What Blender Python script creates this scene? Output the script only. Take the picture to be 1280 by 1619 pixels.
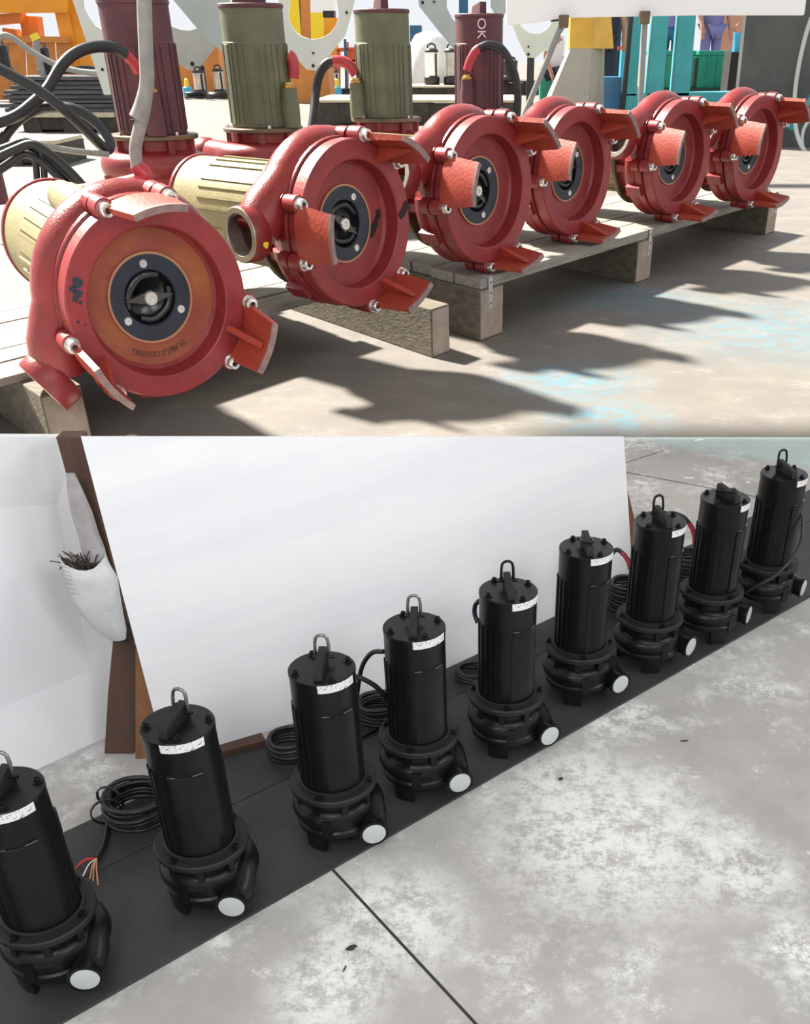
import bpy, bmesh, math, random
from mathutils import Vector, Matrix
random.seed(7)
PI = math.pi; D2R = math.radians
sc = bpy.context.scene
for o in list(bpy.data.objects): bpy.data.objects.remove(o)
COL = sc.collection

# ------------------------------------------------------------------ camera
F, PPX, PPY, PITCH, EYE = 1555.0, 755.0, 1155.0, math.radians(34.75), 1.4
cam_d = bpy.data.cameras.new('camera'); cam = bpy.data.objects.new('camera', cam_d); COL.objects.link(cam)
cam.location = (0, 0, EYE); cam.rotation_euler = (PI/2 - PITCH, 0, 0)
cam_d.sensor_fit = 'HORIZONTAL'; cam_d.sensor_width = 36; cam_d.lens = F/1280*36
cam_d.shift_x = (640-PPX)/1280; cam_d.shift_y = (PPY-809.5)/1280
cam_d.clip_start = .05; cam_d.clip_end = 300
sc.camera = cam
# ------------------------------------------------------------------ world, sun, exposure
w = bpy.data.worlds.new('sky'); sc.world = w; w.use_nodes = True
bg = w.node_tree.nodes['Background']; bg.inputs[0].default_value = (.93, .96, 1.0, 1); bg.inputs[1].default_value = .95
SUN_AZ, SUN_EL = math.radians(40), math.radians(46)      # from the left, turned towards the back of the hall
SUN = Vector((-math.cos(SUN_AZ)*math.cos(SUN_EL), math.sin(SUN_AZ)*math.cos(SUN_EL), math.sin(SUN_EL)))
sd = bpy.data.lights.new('sun', 'SUN'); so = bpy.data.objects.new('sun', sd); COL.objects.link(so)
sd.energy = 17.0; sd.color = (1, .93, .82); sd.angle = math.radians(4.5)
so.rotation_euler = SUN.to_track_quat('Z', 'Y').to_euler(); so.location = (-6, 8, 9)
for k, (lx, ly) in enumerate(((-.6, -.6), (1.9, -.6), (3.6, 1.6))):           # unseen fill lamps, added to brighten the near floor and boards
    ad = bpy.data.lights.new('added_fill_light', 'AREA'); ao = bpy.data.objects.new('added_fill_light', ad); COL.objects.link(ao)
    ad.shape = 'RECTANGLE'; ad.size = 1.6; ad.size_y = 1.2; ad.energy = 52; ad.color = (.96, .98, 1)
    ao.location = (lx, ly, 2.7); ao.rotation_euler = (Vector((lx, ly, 2.7))-Vector((.4, 2.2, .2))).to_track_quat('Z', 'Y').to_euler()
vs = sc.view_settings
vs.view_transform = 'Standard'; vs.look = 'None'; vs.gamma = 1; vs.use_curve_mapping = False; vs.exposure = 0.0

# ------------------------------------------------------------------ measuring
cp, sp = math.cos(PITCH), math.sin(PITCH)
def ray(px, py):
    a = (px-PPX)/F; b = (PPY-py)/F
    return Vector((a, cp + b*sp, -sp + b*cp))
def at_z(px, py, z=0.0):
    d = ray(px, py); t = (z-EYE)/d.z
    return Vector((d.x*t, d.y*t, z))
def at_y(px, py, Y):
    d = ray(px, py); t = Y/d.y
    return Vector((d.x*t, Y, EYE + d.z*t))

# ------------------------------------------------------------------ materials
def nn(nt, t, **kw):
    n = nt.nodes.new(t)
    for k, v in kw.items(): setattr(n, k, v)
    return n
def mat(name, c1, c2=None, scale=12, lo=.35, hi=.65, rough=.5, metal=0, bump=0, bscale=60, detail=5, stretch=None, coord='Object', spec=None, emis=None):
    m = bpy.data.materials.new(name); m.use_nodes = True; nt = m.node_tree
    b = nt.nodes['Principled BSDF']
    b.inputs['Roughness'].default_value = rough; b.inputs['Metallic'].default_value = metal
    if spec is not None: b.inputs['Specular IOR Level'].default_value = spec
    c1 = (*c1, 1); c2 = (*c2, 1) if c2 else None
    tc = nn(nt, 'ShaderNodeTexCoord'); src = tc.outputs[coord]
    if coord == 'World':
        pass
    if stretch:
        mp = nn(nt, 'ShaderNodeMapping'); mp.inputs['Scale'].default_value = stretch
        nt.links.new(src, mp.inputs['Vector']); src = mp.outputs[0]
    if c2:
        n = nn(nt, 'ShaderNodeTexNoise'); n.inputs['Scale'].default_value = scale; n.inputs['Detail'].default_value = detail
        n.inputs['Roughness'].default_value = .62
        nt.links.new(src, n.inputs['Vector'])
        r = nn(nt, 'ShaderNodeMapRange'); r.inputs[1].default_value = lo; r.inputs[2].default_value = hi
        nt.links.new(n.outputs[0], r.inputs[0])
        mx = nn(nt, 'ShaderNodeMix', data_type='RGBA'); mx.inputs[6].default_value = c1; mx.inputs[7].default_value = c2
        nt.links.new(r.outputs[0], mx.inputs[0]); nt.links.new(mx.outputs[2], b.inputs['Base Color'])
    else: b.inputs['Base Color'].default_value = c1
    if bump:
        n2 = nn(nt, 'ShaderNodeTexNoise'); n2.inputs['Scale'].default_value = bscale; n2.inputs['Detail'].default_value = 4
        nt.links.new(src, n2.inputs['Vector'])
        bp = nn(nt, 'ShaderNodeBump'); bp.inputs['Strength'].default_value = bump; bp.inputs['Distance'].default_value = .01
        nt.links.new(n2.outputs[0], bp.inputs['Height']); nt.links.new(bp.outputs[0], b.inputs['Normal'])
    return m
M = {}
M['red'] = mat('red_cast_paint', (.27, .024, .024), (.18, .018, .020), 6, rough=.32, bump=.22, bscale=130)
M['red_plate'] = mat('red_plate_paint', (.29, .030, .033), (.21, .022, .025), 9, rough=.42, bump=.2, bscale=60)
M['orange_rust'] = mat('rusty_dish', (.26, .050, .032), (.36, .11, .030), 4, rough=.6, bump=.15)
M['foot'] = mat('orange_red_foot', (.40, .055, .030), (.31, .04, .024), 8, rough=.5, bump=.2)
M['maroon'] = mat('maroon_primer', (.125, .036, .044), (.075, .026, .036), 4, rough=.6, bump=.2)
M['olive'] = mat('olive_primer', (.155, .160, .090), (.105, .118, .070), 4, rough=.6, bump=.2)
M['cream'] = mat('yellow_green_motor', (.29, .25, .115), (.22, .195, .095), 4, rough=.6, bump=.2)  # lying motors, yellower and paler than the olive ones
M['steel_dark'] = mat('bare_dark_steel', (.10, .085, .07), (.20, .13, .07), 6, rough=.45, metal=.5)
M['tip'] = mat('worn_foot_edge', (.20, .14, .14), (.32, .20, .18), 30, rough=.5, metal=.2)
M['bare'] = mat('machined_steel', (.55, .50, .44), (.40, .33, .27), 20, rough=.35, metal=.8)
M['thread'] = mat('threaded_bore', (.16, .12, .10), (.09, .07, .06), 30, rough=.45, metal=.5)
M['zinc'] = mat('zinc_bolt', (.72, .72, .70), rough=.3, metal=.85)
M['socket'] = mat('bolt_socket', (.03, .03, .035), rough=.6)
M['brass'] = mat('brass_gland', (.62, .42, .14), (.5, .3, .08), 40, rough=.35, metal=.85)
M['gap'] = mat('flat_black', (.012, .012, .012), rough=.8)
M['wear'] = mat('blued_steel_plate', (.035, .042, .065), (.025, .03, .045), 10, rough=.35, metal=.3)
M['impeller'] = mat('black_impeller', (.012, .014, .016), rough=.25, spec=.6)
M['blade'] = mat('cutter_blade', (.09, .085, .08), rough=.35, metal=.6)
M['rim'] = mat('copper_rim', (.45, .22, .12), rough=.4, metal=.3)
M['shrink'] = mat('red_heat_shrink', (.42, .035, .05), rough=.35)
M['cable'] = mat('black_cable', (.013, .014, .016), rough=.38)
M['sleeve'] = mat('grey_sleeve', (.30, .30, .285), (.22, .22, .21), 20, rough=.5)
M['black'] = mat('black_pump_paint', (.006, .006, .007), (.009, .009, .010), 20, rough=.30, spec=.22, bump=.05, bscale=200)
M['black_top'] = mat('black_cover_paint', (.013, .013, .015), rough=.55, spec=.3, bump=.05, bscale=200)
M['shackle'] = mat('polished_shackle', (.22, .22, .22), rough=.22, metal=.9)
M['cap'] = mat('white_plastic_cap', (.50, .52, .52), (.46, .48, .48), 6, rough=.45)
M['foam'] = mat('white_foam', (.86, .86, .87), (.80, .80, .82), 2.2, rough=.75, bump=.25, bscale=3, stretch=(.6, .6, 5))
M['white_wall'] = mat('white_sheet', (.84, .85, .87), (.80, .81, .83), 2, rough=.7)
M['rust'] = mat('brown_rusty_steel', (.10, .045, .025), (.065, .04, .032), 8, rough=.7, bump=.3)
M['wood_orange'] = mat('orange_timber', (.26, .12, .05), (.18, .085, .04), 10, rough=.7, stretch=(3, 3, 1))
M['sack'] = mat('white_woven_sack', (.60, .61, .60), (.48, .49, .48), 12, rough=.6, bump=.5, bscale=25)
M['film'] = mat('clear_plastic_film', (.42, .40, .40), (.28, .25, .25), 8, rough=.2, bump=.6, bscale=14)
M['wire'] = mat('scrap_wire', (.07, .04, .03), (.03, .02, .02), 30, rough=.6)
M['rubber'] = mat('black_rubber_mat', (.022, .022, .023), (.036, .036, .037), 5, rough=.62, bump=.15, bscale=40)
M['plank'] = mat('weathered_plank', (.33, .31, .27), (.20, .19, .165), 3, rough=.75, bump=.4, bscale=8, stretch=(1.2, 14, 14), detail=7)
M['beam'] = mat('pallet_beam', (.17, .145, .105), (.095, .085, .07), 3, rough=.8, bump=.4, bscale=8, stretch=(12, 1.5, 12), detail=7)
M['beam_end'] = mat('sawn_beam_end', (.42, .33, .26), (.27, .22, .18), 8, rough=.8, bump=.3, bscale=20)
M['galv'] = mat('galvanised_strap', (.60, .62, .64), (.5, .52, .55), 20, rough=.35, metal=.7)
M['dark_wood'] = mat('dark_stacked_board', (.055, .062, .068), (.11, .115, .12), 4, rough=.8, stretch=(1, 8, 12), bump=.3, bscale=6)
M['dark_pallet'] = mat('dark_pallet_wood', (.045, .038, .03), (.075, .06, .05), 6, rough=.85)
M['pale_wood'] = mat('pale_pallet_top', (.62, .54, .40), (.48, .41, .30), 5, rough=.8)
M['yellow'] = mat('orange_yellow_paint', (.85, .34, .012), (.72, .26, .01), 1.2, rough=.45)
M['yellow_br'] = mat('bright_yellow_paint', (.90, .66, .02), rough=.45)
M['orange_bd'] = mat('orange_board', (.62, .24, .05), (.50, .18, .035), 2, rough=.6)
M['plate'] = mat('grey_primed_plate', (.40, .44, .43), (.34, .38, .37), 1.5, rough=.45)
M['plate_lt'] = mat('pale_primed_plate', (.66, .67, .61), (.58, .60, .55), 1.5, rough=.45)
M['stainless'] = mat('stainless_shell', (.62, .60, .56), (.45, .44, .42), 3, rough=.25, metal=.85)
M['blk_plastic'] = mat('black_plastic', (.015, .015, .016), rough=.4)
M['blue'] = mat('blue_plastic', (.02, .12, .26), (.015, .09, .2), 4, rough=.4)
M['blue_lt'] = mat('light_blue_plastic', (.05, .38, .62), rough=.4)
M['yel_cap'] = mat('yellow_cap', (.8, .62, .04), rough=.4)
M['teal'] = mat('teal_paint', (.06, .42, .45), (.045, .33, .36), 1.5, rough=.45)
M['green_bin'] = mat('green_crate_plastic', (.012, .30, .19), (.01, .22, .14), 2, rough=.4)
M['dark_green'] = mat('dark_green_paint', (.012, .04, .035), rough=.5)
M['slate'] = mat('dark_slate_plate', (.050, .056, .054), (.085, .09, .085), 1.4, rough=.5, bump=.15, bscale=6)
M['concrete_ft'] = mat('concrete_footing', (.42, .39, .32), (.34, .32, .27), 1.5, rough=.8, bump=.2, bscale=8)
M['yel_col'] = mat('yellow_column_paint', (.78, .46, .06), (.62, .34, .04), 1.5, rough=.5)
M['red_bar'] = mat('red_orange_bar', (.65, .09, .02), rough=.45)
M['steel_rod'] = mat('grey_steel_rod', (.28, .28, .27), rough=.4, metal=.6)
M['white_panel'] = mat('white_panel_board', (.93, .93, .92), rough=.6)
M['skin'] = mat('skin', (.45, .23, .15), rough=.55)
M['lav'] = mat('lavender_cloth', (.22, .22, .46), (.17, .17, .38), 3, rough=.8)
M['navy'] = mat('navy_cloth', (.02, .025, .05), rough=.85)
M['white_cl'] = mat('white_cloth', (.8, .8, .8), rough=.8)
M['hair'] = mat('dark_hair', (.012, .01, .01), rough=.7)
M['salmon'] = mat('salmon_wall', (.58, .30, .20), (.52, .26, .17), .8, rough=.7)
M['hose'] = mat('pale_hose', (.50, .55, .50), rough=.45)
M['paper'] = mat('white_scrap_paper', (.8, .8, .8), rough=.8)
M['chalk'] = mat('chalk_mark', (.75, .62, .72), rough=.9)
M['cast_text'] = mat('cast_lettering', (.12, .045, .03), rough=.7)
M['copper_or'] = mat('orange_wire', (.62, .28, .14), rough=.5)
M['red_wire'] = mat('red_wire', (.6, .02, .02), rough=.5)
M['white_wire'] = mat('white_wire', (.8, .8, .78), rough=.5)
M['sun_block'] = mat('white_sun_block', (.8, .8, .8), rough=.8)
M['dust'] = mat('dark_joint', (.03, .03, .03), rough=.9)
M['bag_white'] = mat('white_bulk_bag', (.82, .82, .80), (.7, .7, .68), 2, rough=.7, bump=.5, bscale=3)

def sticker_mat():
    m = mat('printed_label', (.72, .70, .69), rough=.6); nt = m.node_tree; b = nt.nodes['Principled BSDF']
    tc = nn(nt, 'ShaderNodeTexCoord'); wv = nn(nt, 'ShaderNodeTexNoise'); wv.inputs['Scale'].default_value = 170; wv.inputs['Detail'].default_value = 3
    mp = nn(nt, 'ShaderNodeMapping'); mp.inputs['Scale'].default_value = (1, 1, 2.2)
    nt.links.new(tc.outputs['Object'], mp.inputs[0]); nt.links.new(mp.outputs[0], wv.inputs['Vector'])
    r = nn(nt, 'ShaderNodeValToRGB'); r.color_ramp.elements[0].position = .36; r.color_ramp.elements[1].position = .43
    r.color_ramp.elements[0].color = (.12, .09, .10, 1); r.color_ramp.elements[1].color = (.74, .72, .71, 1)
    nt.links.new(wv.outputs[0], r.inputs[0]); nt.links.new(r.outputs[0], b.inputs['Base Color']); return m
M['sticker'] = sticker_mat()

def concrete(name, base, dark, light, pale_amt, paint=None, paint_pts=(), line=None, scale=1.0, rough=.7, spots=()):
    m = bpy.data.materials.new(name); m.use_nodes = True; nt = m.node_tree; b = nt.nodes['Principled BSDF']
    g = nn(nt, 'ShaderNodeNewGeometry'); P = g.outputs['Position']
    def noise(s, d=8, r=.65, off=0):
        mp = nn(nt, 'ShaderNodeMapping'); mp.inputs['Location'].default_value = (off, off*1.7, 0); nt.links.new(P, mp.inputs[0])
        n = nn(nt, 'ShaderNodeTexNoise'); n.inputs['Scale'].default_value = s; n.inputs['Detail'].default_value = d; n.inputs['Roughness'].default_value = r
        nt.links.new(mp.outputs[0], n.inputs['Vector']); return n.outputs[0]
    def rng(x, a, c):
        r = nn(nt, 'ShaderNodeMapRange'); r.inputs[1].default_value = a; r.inputs[2].default_value = c; nt.links.new(x, r.inputs[0]); return r.outputs[0]
    def mul(a, c):
        k = nn(nt, 'ShaderNodeMath', operation='MULTIPLY')
        for i, q in enumerate((a, c)):
            if isinstance(q, (int, float)): k.inputs[i].default_value = q
            else: nt.links.new(q, k.inputs[i])
        return k.outputs[0]
    def mixc(f, a, c):
        mx = nn(nt, 'ShaderNodeMix', data_type='RGBA')
        nt.links.new(f, mx.inputs[0])
        for i, q in ((6, a), (7, c)):
            if isinstance(q, tuple): mx.inputs[i].default_value = (*q, 1)
            else: nt.links.new(q, mx.inputs[i])
        return mx.outputs[2]
    c = mixc(rng(noise(1.4*scale), .35, .65), base, dark)
    c = mixc(mul(rng(noise(2.2*scale, off=3.1), .50, .66), rng(noise(14*scale, 14, .88, off=1), .46, .53)), c, light)          # scuffed pale patches
    c = mixc(mul(rng(noise(26*scale, 8, .8, off=9), .56, .66), .55), c, dark)
    c = mixc(mul(rng(noise(7*scale, 12, .82, off=5), .57, .63), pale_amt), c, light)
    for (q, rad, amt) in spots:
        sub = nn(nt, 'ShaderNodeVectorMath', operation='DISTANCE'); nt.links.new(P, sub.inputs[0]); sub.inputs[1].default_value = q
        c = mixc(mul(mul(rng(sub.outputs['Value'], rad, rad*.3), rng(noise(11*scale, 14, .88, off=2), .45, .53)), amt), c, light)
    for (q, rad, amt) in paint_pts:
        sub = nn(nt, 'ShaderNodeVectorMath', operation='DISTANCE'); nt.links.new(P, sub.inputs[0]); sub.inputs[1].default_value = q
        c = mixc(mul(mul(rng(sub.outputs['Value'], rad, rad*.2), rng(noise(7*scale, 9, .75, off=4), .40, .62)), amt), c, paint)
    if line:
        (n_, d_, soft) = line
        dt = nn(nt, 'ShaderNodeVectorMath', operation='DOT_PRODUCT'); nt.links.new(P, dt.inputs[0]); dt.inputs[1].default_value = n_
        ad = nn(nt, 'ShaderNodeMath', operation='ADD'); nt.links.new(dt.outputs['Value'], ad.inputs[0])
        nt.links.new(mul(noise(3, 8, .7, off=6), .35), ad.inputs[1])
        c = mixc(mul(rng(ad.outputs[0], d_+.17, d_+.17+soft), .72), c, paint)
    nt.links.new(c, b.inputs['Base Color']); b.inputs['Roughness'].default_value = rough
    bp = nn(nt, 'ShaderNodeBump'); bp.inputs['Strength'].default_value = .25; bp.inputs['Distance'].default_value = .004
    nt.links.new(noise(45*scale, 6, .7), bp.inputs['Height']); nt.links.new(bp.outputs[0], b.inputs['Normal'])
    return m

# ------------------------------------------------------------------ mesh tools
class MB:
    def __init__(s): s.v = []; s.f = []
    def add(s, vs, fs, mx=None):
        k = len(s.v)
        s.v += [tuple(mx @ Vector(v)) if mx else tuple(v) for v in vs]
        s.f += [tuple(i+k for i in f) for f in fs]; return s
    def box(s, x0, x1, y0, y1, z0, z1, mx=None):
        vs = [(x, y, z) for z in (z0, z1) for y in (y0, y1) for x in (x0, x1)]
        return s.add(vs, [(0, 2, 3, 1), (4, 5, 7, 6), (0, 1, 5, 4), (2, 6, 7, 3), (0, 4, 6, 2), (1, 3, 7, 5)], mx)
    def beam(s, p, q, wd, ht):
        p, q = Vector(p), Vector(q); d = (q-p); L = d.length; z = d.normalized()
        up = Vector((0, 0, 1)) if abs(z.z) < .95 else Vector((0, 1, 0))
        x = up.cross(z).normalized(); y = z.cross(x)
        mx = Matrix((x, y, z)).transposed().to_4x4(); mx.translation = p
        return s.box(-wd/2, wd/2, -ht/2, ht/2, 0, L, mx)
    def lathe(s, prof, n=32, mx=None, a0=0, a1=2*PI):
        full = abs(a1-a0-2*PI) < 1e-6; m = n if full else n+1; vs = []; fs = []
        for i in range(m):
            a = a0+(a1-a0)*i/n; c, q = math.cos(a), math.sin(a)
            vs += [(r*c, r*q, z) for r, z in prof]
        k = len(prof)
        for i in range(n):
            j = (i+1) % m
            for t in range(k-1): fs.append((i*k+t, j*k+t, j*k+t+1, i*k+t+1))
        return s.add(vs, fs, mx)
    def tube(s, pts, r, n=10, closed=False, caps=True, mx=None):
        pts = [Vector(p) for p in pts]; N = len(pts); rs = r if isinstance(r, (list, tuple)) else [r]*N
        vs = []; fs = []; prev = None
        for i in range(N):
            a = pts[(i-1) % N] if closed or i > 0 else pts[i]
            b = pts[(i+1) % N] if closed or i < N-1 else pts[i]
            t = (b-a).normalized()
            if prev is None:
                u = t.orthogonal().normalized()
            else:
                u = (prev - t*prev.dot(t))
                u = u.normalized() if u.length > 1e-6 else t.orthogonal().normalized()
            prev = u; w_ = t.cross(u)
            vs += [pts[i] + (u*math.cos(2*PI*j/n)+w_*math.sin(2*PI*j/n))*rs[i] for j in range(n)]
        for i in range(N if closed else N-1):
            k = (i+1) % N
            for j in range(n): fs.append((i*n+j, i*n+(j+1) % n, k*n+(j+1) % n, k*n+j))
        if caps and not closed:
            fs.append(tuple(range(n-1, -1, -1))); fs.append(tuple((N-1)*n+j for j in range(n)))
        return s.add(vs, fs, mx)
    def prism(s, poly, z0, z1, mx=None):
        n = len(poly); vs = [(x, y, z0) for x, y in poly]+[(x, y, z1) for x, y in poly]
        fs = [tuple(range(n-1, -1, -1)), tuple(range(n, 2*n))]+[(i, (i+1) % n, n+(i+1) % n, n+i) for i in range(n)]
        return s.add(vs, fs, mx)
    def slab(s, pts3, off):                                    # polygon of 3D points thickened by a vector
        off = Vector(off); n = len(pts3); vs = [Vector(p) for p in pts3]+[Vector(p)+off for p in pts3]
        fs = [tuple(range(n)), tuple(range(2*n-1, n-1, -1))]+[(i, n+i, n+(i+1) % n, (i+1) % n) for i in range(n)]
        return s.add(vs, fs)
    def mesh(s, name, m, smooth=35, bevel=0):
        me = bpy.data.meshes.new(name); me.from_pydata(s.v, [], s.f); me.validate()
        bm = bmesh.new(); bm.from_mesh(me)
        bmesh.ops.recalc_face_normals(bm, faces=bm.faces)
        if bevel:
            es = [e for e in bm.edges if len(e.link_faces) == 2 and e.calc_face_angle(0) > .6]
            bmesh.ops.bevel(bm, geom=es, offset=bevel, segments=2, affect='EDGES', profile=.6)
        bm.to_mesh(me); bm.free()
        if smooth:
            me.shade_smooth(); me.set_sharp_from_angle(angle=math.radians(smooth))
        me.materials.append(M[m] if isinstance(m, str) else m); return me
    def build(s, name, m, parent=None, smooth=35, bevel=0, mx=None): return put(name, s.mesh(name, m, smooth, bevel), parent, mx)
def put(name, me, parent=None, mx=None):
    o = bpy.data.objects.new(name, me); COL.objects.link(o); o.parent = parent
    if mx is not None: o.matrix_local = mx
    return o
def tag(o, label=None, cat=None, group=None, kind=None):
    if label: o['label'] = label
    if cat: o['category'] = cat
    if group: o['group'] = group
    if kind: o['kind'] = kind
    return o
def empty(name, mx, label, cat, group=None):
    o = bpy.data.objects.new(name, None); COL.objects.link(o); o.empty_display_size = .1
    o.matrix_world = mx if isinstance(mx, Matrix) else Matrix.Translation(mx)
    return tag(o, label, cat, group)
def struct(o): o['kind'] = 'structure'; return o
def RZ(a): return Matrix.Rotation(a, 4, 'Z')
def T(x, y, z): return Matrix.Translation((x, y, z))
def spline(pts, k=8, closed=False):
    P = [Vector(p) for p in pts]; n = len(P); out = []
    for i in range(n if closed else n-1):
        p0 = P[(i-1) % n] if closed or i > 0 else P[0]*2-P[1]
        p1, p2 = P[i], P[(i+1) % n]
        p3 = P[(i+2) % n] if closed or i < n-2 else P[-1]*2-P[-2]
        for j in range(k):
            t = j/k
            out.append(.5*((2*p1)+(p2-p0)*t+(2*p0-5*p1+4*p2-p3)*t*t+(3*p1-p0-3*p2+p3)*t**3))
    if not closed: out.append(P[-1])
    return out
def text_mesh(name, body, size, m, depth=.002):
    cu = bpy.data.curves.new(name, 'FONT'); cu.body = body; cu.size = size; cu.extrude = depth; cu.align_x = 'CENTER'; cu.align_y = 'CENTER'
    t = bpy.data.objects.new(name, cu); COL.objects.link(t)
    bpy.context.view_layer.update()
    me = bpy.data.meshes.new_from_object(t.evaluated_get(bpy.context.evaluated_depsgraph_get()))
    bpy.data.objects.remove(t); bpy.data.curves.remove(cu); me.materials.clear(); me.materials.append(M[m]); return me

# ================================================================== SETTING
Y_SPLIT = at_z(640, 691).y
# --- near hall floor: slabs cut by the joints the photo shows
l0, l1 = at_z(985, 697), at_z(1280, 748)
ln = Vector((-(l1-l0).y, (l1-l0).x, 0)).normalized()
M['floor_near'] = concrete('near_concrete', (.46, .445, .425), (.33, .32, .31), (.78, .78, .77), .6,
    paint=(.42, .56, .56), line=(tuple(ln), ln.dot(l0), .12), scale=1.5,
    spots=[(tuple(at_z(960, 1320)), .34, .95), (tuple(at_z(620, 1450)), .20, .9), (tuple(at_z(520, 1560)), .14, .9), (tuple(at_z(1180, 1380)), .16, .7), (tuple(at_z(900, 1240)), .18, .7)])
jA0, jA1 = at_z(535, 1385), at_z(752, 1619)
jd = (jA1-jA0).normalized()
jB0, jB1 = at_z(990, 747), at_z(1140, 775)
bd = (jB1-jB0).normalized()
struct(MB().box(-9, 12, -5, Y_SPLIT, -.05, 0).build('floor', 'floor_near', None, 0))
for k, (p, q, wd) in enumerate(((jA0-jd*.05, jA1+jd*.8, .006), (jB0-bd*.9, jB1+bd*1.2, .005), (at_z(985, 733), at_z(1050, 712), .004))):
    d_ = (q-p).normalized(); n_ = Vector((-d_.y, d_.x, 0))*wd/2
    struct(MB().slab([p-n_, q-n_, q+n_, p+n_], (0, 0, .0006)).build('trim_%d' % (k+1), 'dust', None, 0))
# --- far hall floor in the sun
M['floor_far'] = concrete('far_concrete', (.172, .156, .137), (.135, .126, .116), (.215, .204, .187), .3, paint=(.07, .20, .27), scale=1.6,
    paint_pts=[(tuple(at_z(900, 600)), .50, 1), (tuple(at_z(960, 660)), .40, .9), (tuple(at_z(1010, 470)), .6, .7), (tuple(at_z(1230, 520)), 1.1, .75), (tuple(at_z(930, 480)), .5, .4)])
struct(MB().box(-60, 60, Y_SPLIT, 140, -.05, 0).build('floor_far', 'floor_far', None, 0))
# --- unseen sheet above the view, added to keep the sun off the near floor
RZH = 2.9
sh = Vector((SUN.x/SUN.z, SUN.y/SUN.z, 0))*RZH
rp = [(.30, Y_SPLIT+.12), (9, Y_SPLIT+.12), (9, -4), (-5, -4), (-5, .9), (-1.15, 2.15), (-.35, 3.05)]
struct(MB().prism([(x+sh.x, y+sh.y) for x, y in rp], RZH, RZH+.06).build('sun_block_sheet', 'sun_block', None, 0))

# --- white sheets, post
def top_at(px, Y): return at_y(px, 691.0, Y)
bot = [(263, 1203), (345, 1179), (430, 1154), (570, 1105), (707, 1056), (780, 1022), (850, 987), (925, 951), (1000, 915)]
tops = [128, 215, 308, 455, 600, 690, 780, 880, 986]
BP = [at_z(x, y, .02) for x, y in bot]; TP = [top_at(tx, p.y) for tx, p in zip(tops, BP)]
fb = MB(); th = Vector((-.35, .93, 0))*.006
rows = 6
for i in range(len(BP)):
    for j in range(rows+1):
        q = BP[i].lerp(TP[i], j/rows); fb.v.append(tuple(q)); fb.v.append(tuple(q+th))
st = (rows+1)*2
for i in range(len(BP)-1):
    for j in range(rows):
        a = i*st+j*2; b = a+st
        fb.f += [(a, b, b+2, a+2), (a+1, a+3, b+3, b+1)]
    a = i*st; fb.f += [(a, a+1, a+st+1, a+st)]; a += rows*2; fb.f += [(a, a+st, a+st+1, a+1)]
for i in (0, len(BP)-1):
    for j in range(rows): a = i*st+j*2; fb.f.append((a, a+2, a+3, a+1))
tag(fb.build('foam_board', 'foam', None, 40), 'large white foam board standing behind the row of black pumps', 'board')
q0, q1 = at_z(-70, 1277), at_z(166, 1166)
q1 = q0+(q1-q0)*1.22
wl = MB().slab([q0, q1, top_at(125, q1.y), top_at(-150, q0.y)], (-.012, .02, 0))
tag(wl.build('white_sheet', 'white_wall', None, 0), 'white sheet standing at the left edge behind the rusty post', 'board')
# post with a gusset foot
pb = at_z(196, 1192); post = empty('steel_post', pb, 'rusty brown steel post with gusset between the two white boards', 'post')
pq = [at_y(x, y, pb.y)-pb for x, y in ((88, 691), (127, 691), (172, 862), (213, 1022), (216, 1120), (215, 1206), (160, 1174), (170, 1100), (178, 1015), (150, 915))]
pq[5].z = pq[6].z = 0
MB().slab(pq, (0, .04, 0)).build('column', 'rust', post, 0, .002)
MB().slab([at_y(x, y, pb.y-.002)-pb for x, y in ((119, 691), (127, 691), (213, 1022), (208, 1022))], (0, -.006, 0)).build('edge_strip', 'rust', post, 0)
MB().slab([at_y(x, y, pb.y-.001)-pb for x, y in ((178, 984), (205, 984), (212, 1012), (179, 1012))], (0, -.006, 0)).build('tape_band', 'dust', post, 0)
gp = [at_y(214, 1030, pb.y-.02)-pb, at_y(248, 1118, pb.y-.02)-pb, at_y(262, 1205, pb.y-.02)-pb, at_y(214, 1212, pb.y-.02)-pb]
MB().slab(gp, (0, .012, 0)).build('gusset', 'wood_orange', post, 0)
tb = at_z(372, 1192)
tag(MB().beam((tb.x-.06, tb.y-.01, .011), (tb.x+.06, tb.y+.05, .011), .05, .021).build('timber_block', 'rust', None, 0, .002), 'brown timber offcut lying under the near end of the foam board', 'timber')
tb = at_z(1003, 905); 
bk = MB().slab([at_y(993, 905, tb.y+.16), at_y(1010, 905, tb.y+.16), at_y(1004, 826, tb.y+.16), at_y(993, 780, tb.y+.16)], (0, .03, 0))
bk.v = [(x, y, max(z, 0.0)) for x, y, z in bk.v]
for i in (0, 1, 4, 5): bk.v[i] = (bk.v[i][0], bk.v[i][1], 0)
tag(bk.build('timber_prop', 'wood_orange', None, 0), 'pale timber prop behind the right end of the foam board', 'timber')

# --- sack of scrap wire hung on the post
sy = pb.y-.06
def S2(px, py, dy=0): return at_y(px, py, sy+dy)
ctr = [(130, 886, 42), (141, 912, 46), (152, 942, 44), (163, 970, 38), (176, 995, 28), (186, 1010, 15)]
sk = MB(); k = 20
for (cx, cy, hwid) in ctr:
    c = S2(cx, cy); R = hwid*c.y/F*.97
    for j in range(k):
        a = 2*PI*j/k; wob = 1+.06*math.sin(3*a+cy*.05)
        wob += random.uniform(-.05, .05)
        sk.v.append((c.x+R*math.cos(a)*wob, c.y+R*.6*math.sin(a)*wob, c.z+.010*math.sin(2*a+1)*(cy < 900)))
for i in range(len(ctr)-1):
    for j in range(k): sk.f.append((i*k+j, i*k+(j+1) % k, (i+1)*k+(j+1) % k, (i+1)*k+j))
sk.f.append(tuple(range((len(ctr)-1)*k, len(ctr)*k)))
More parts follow.
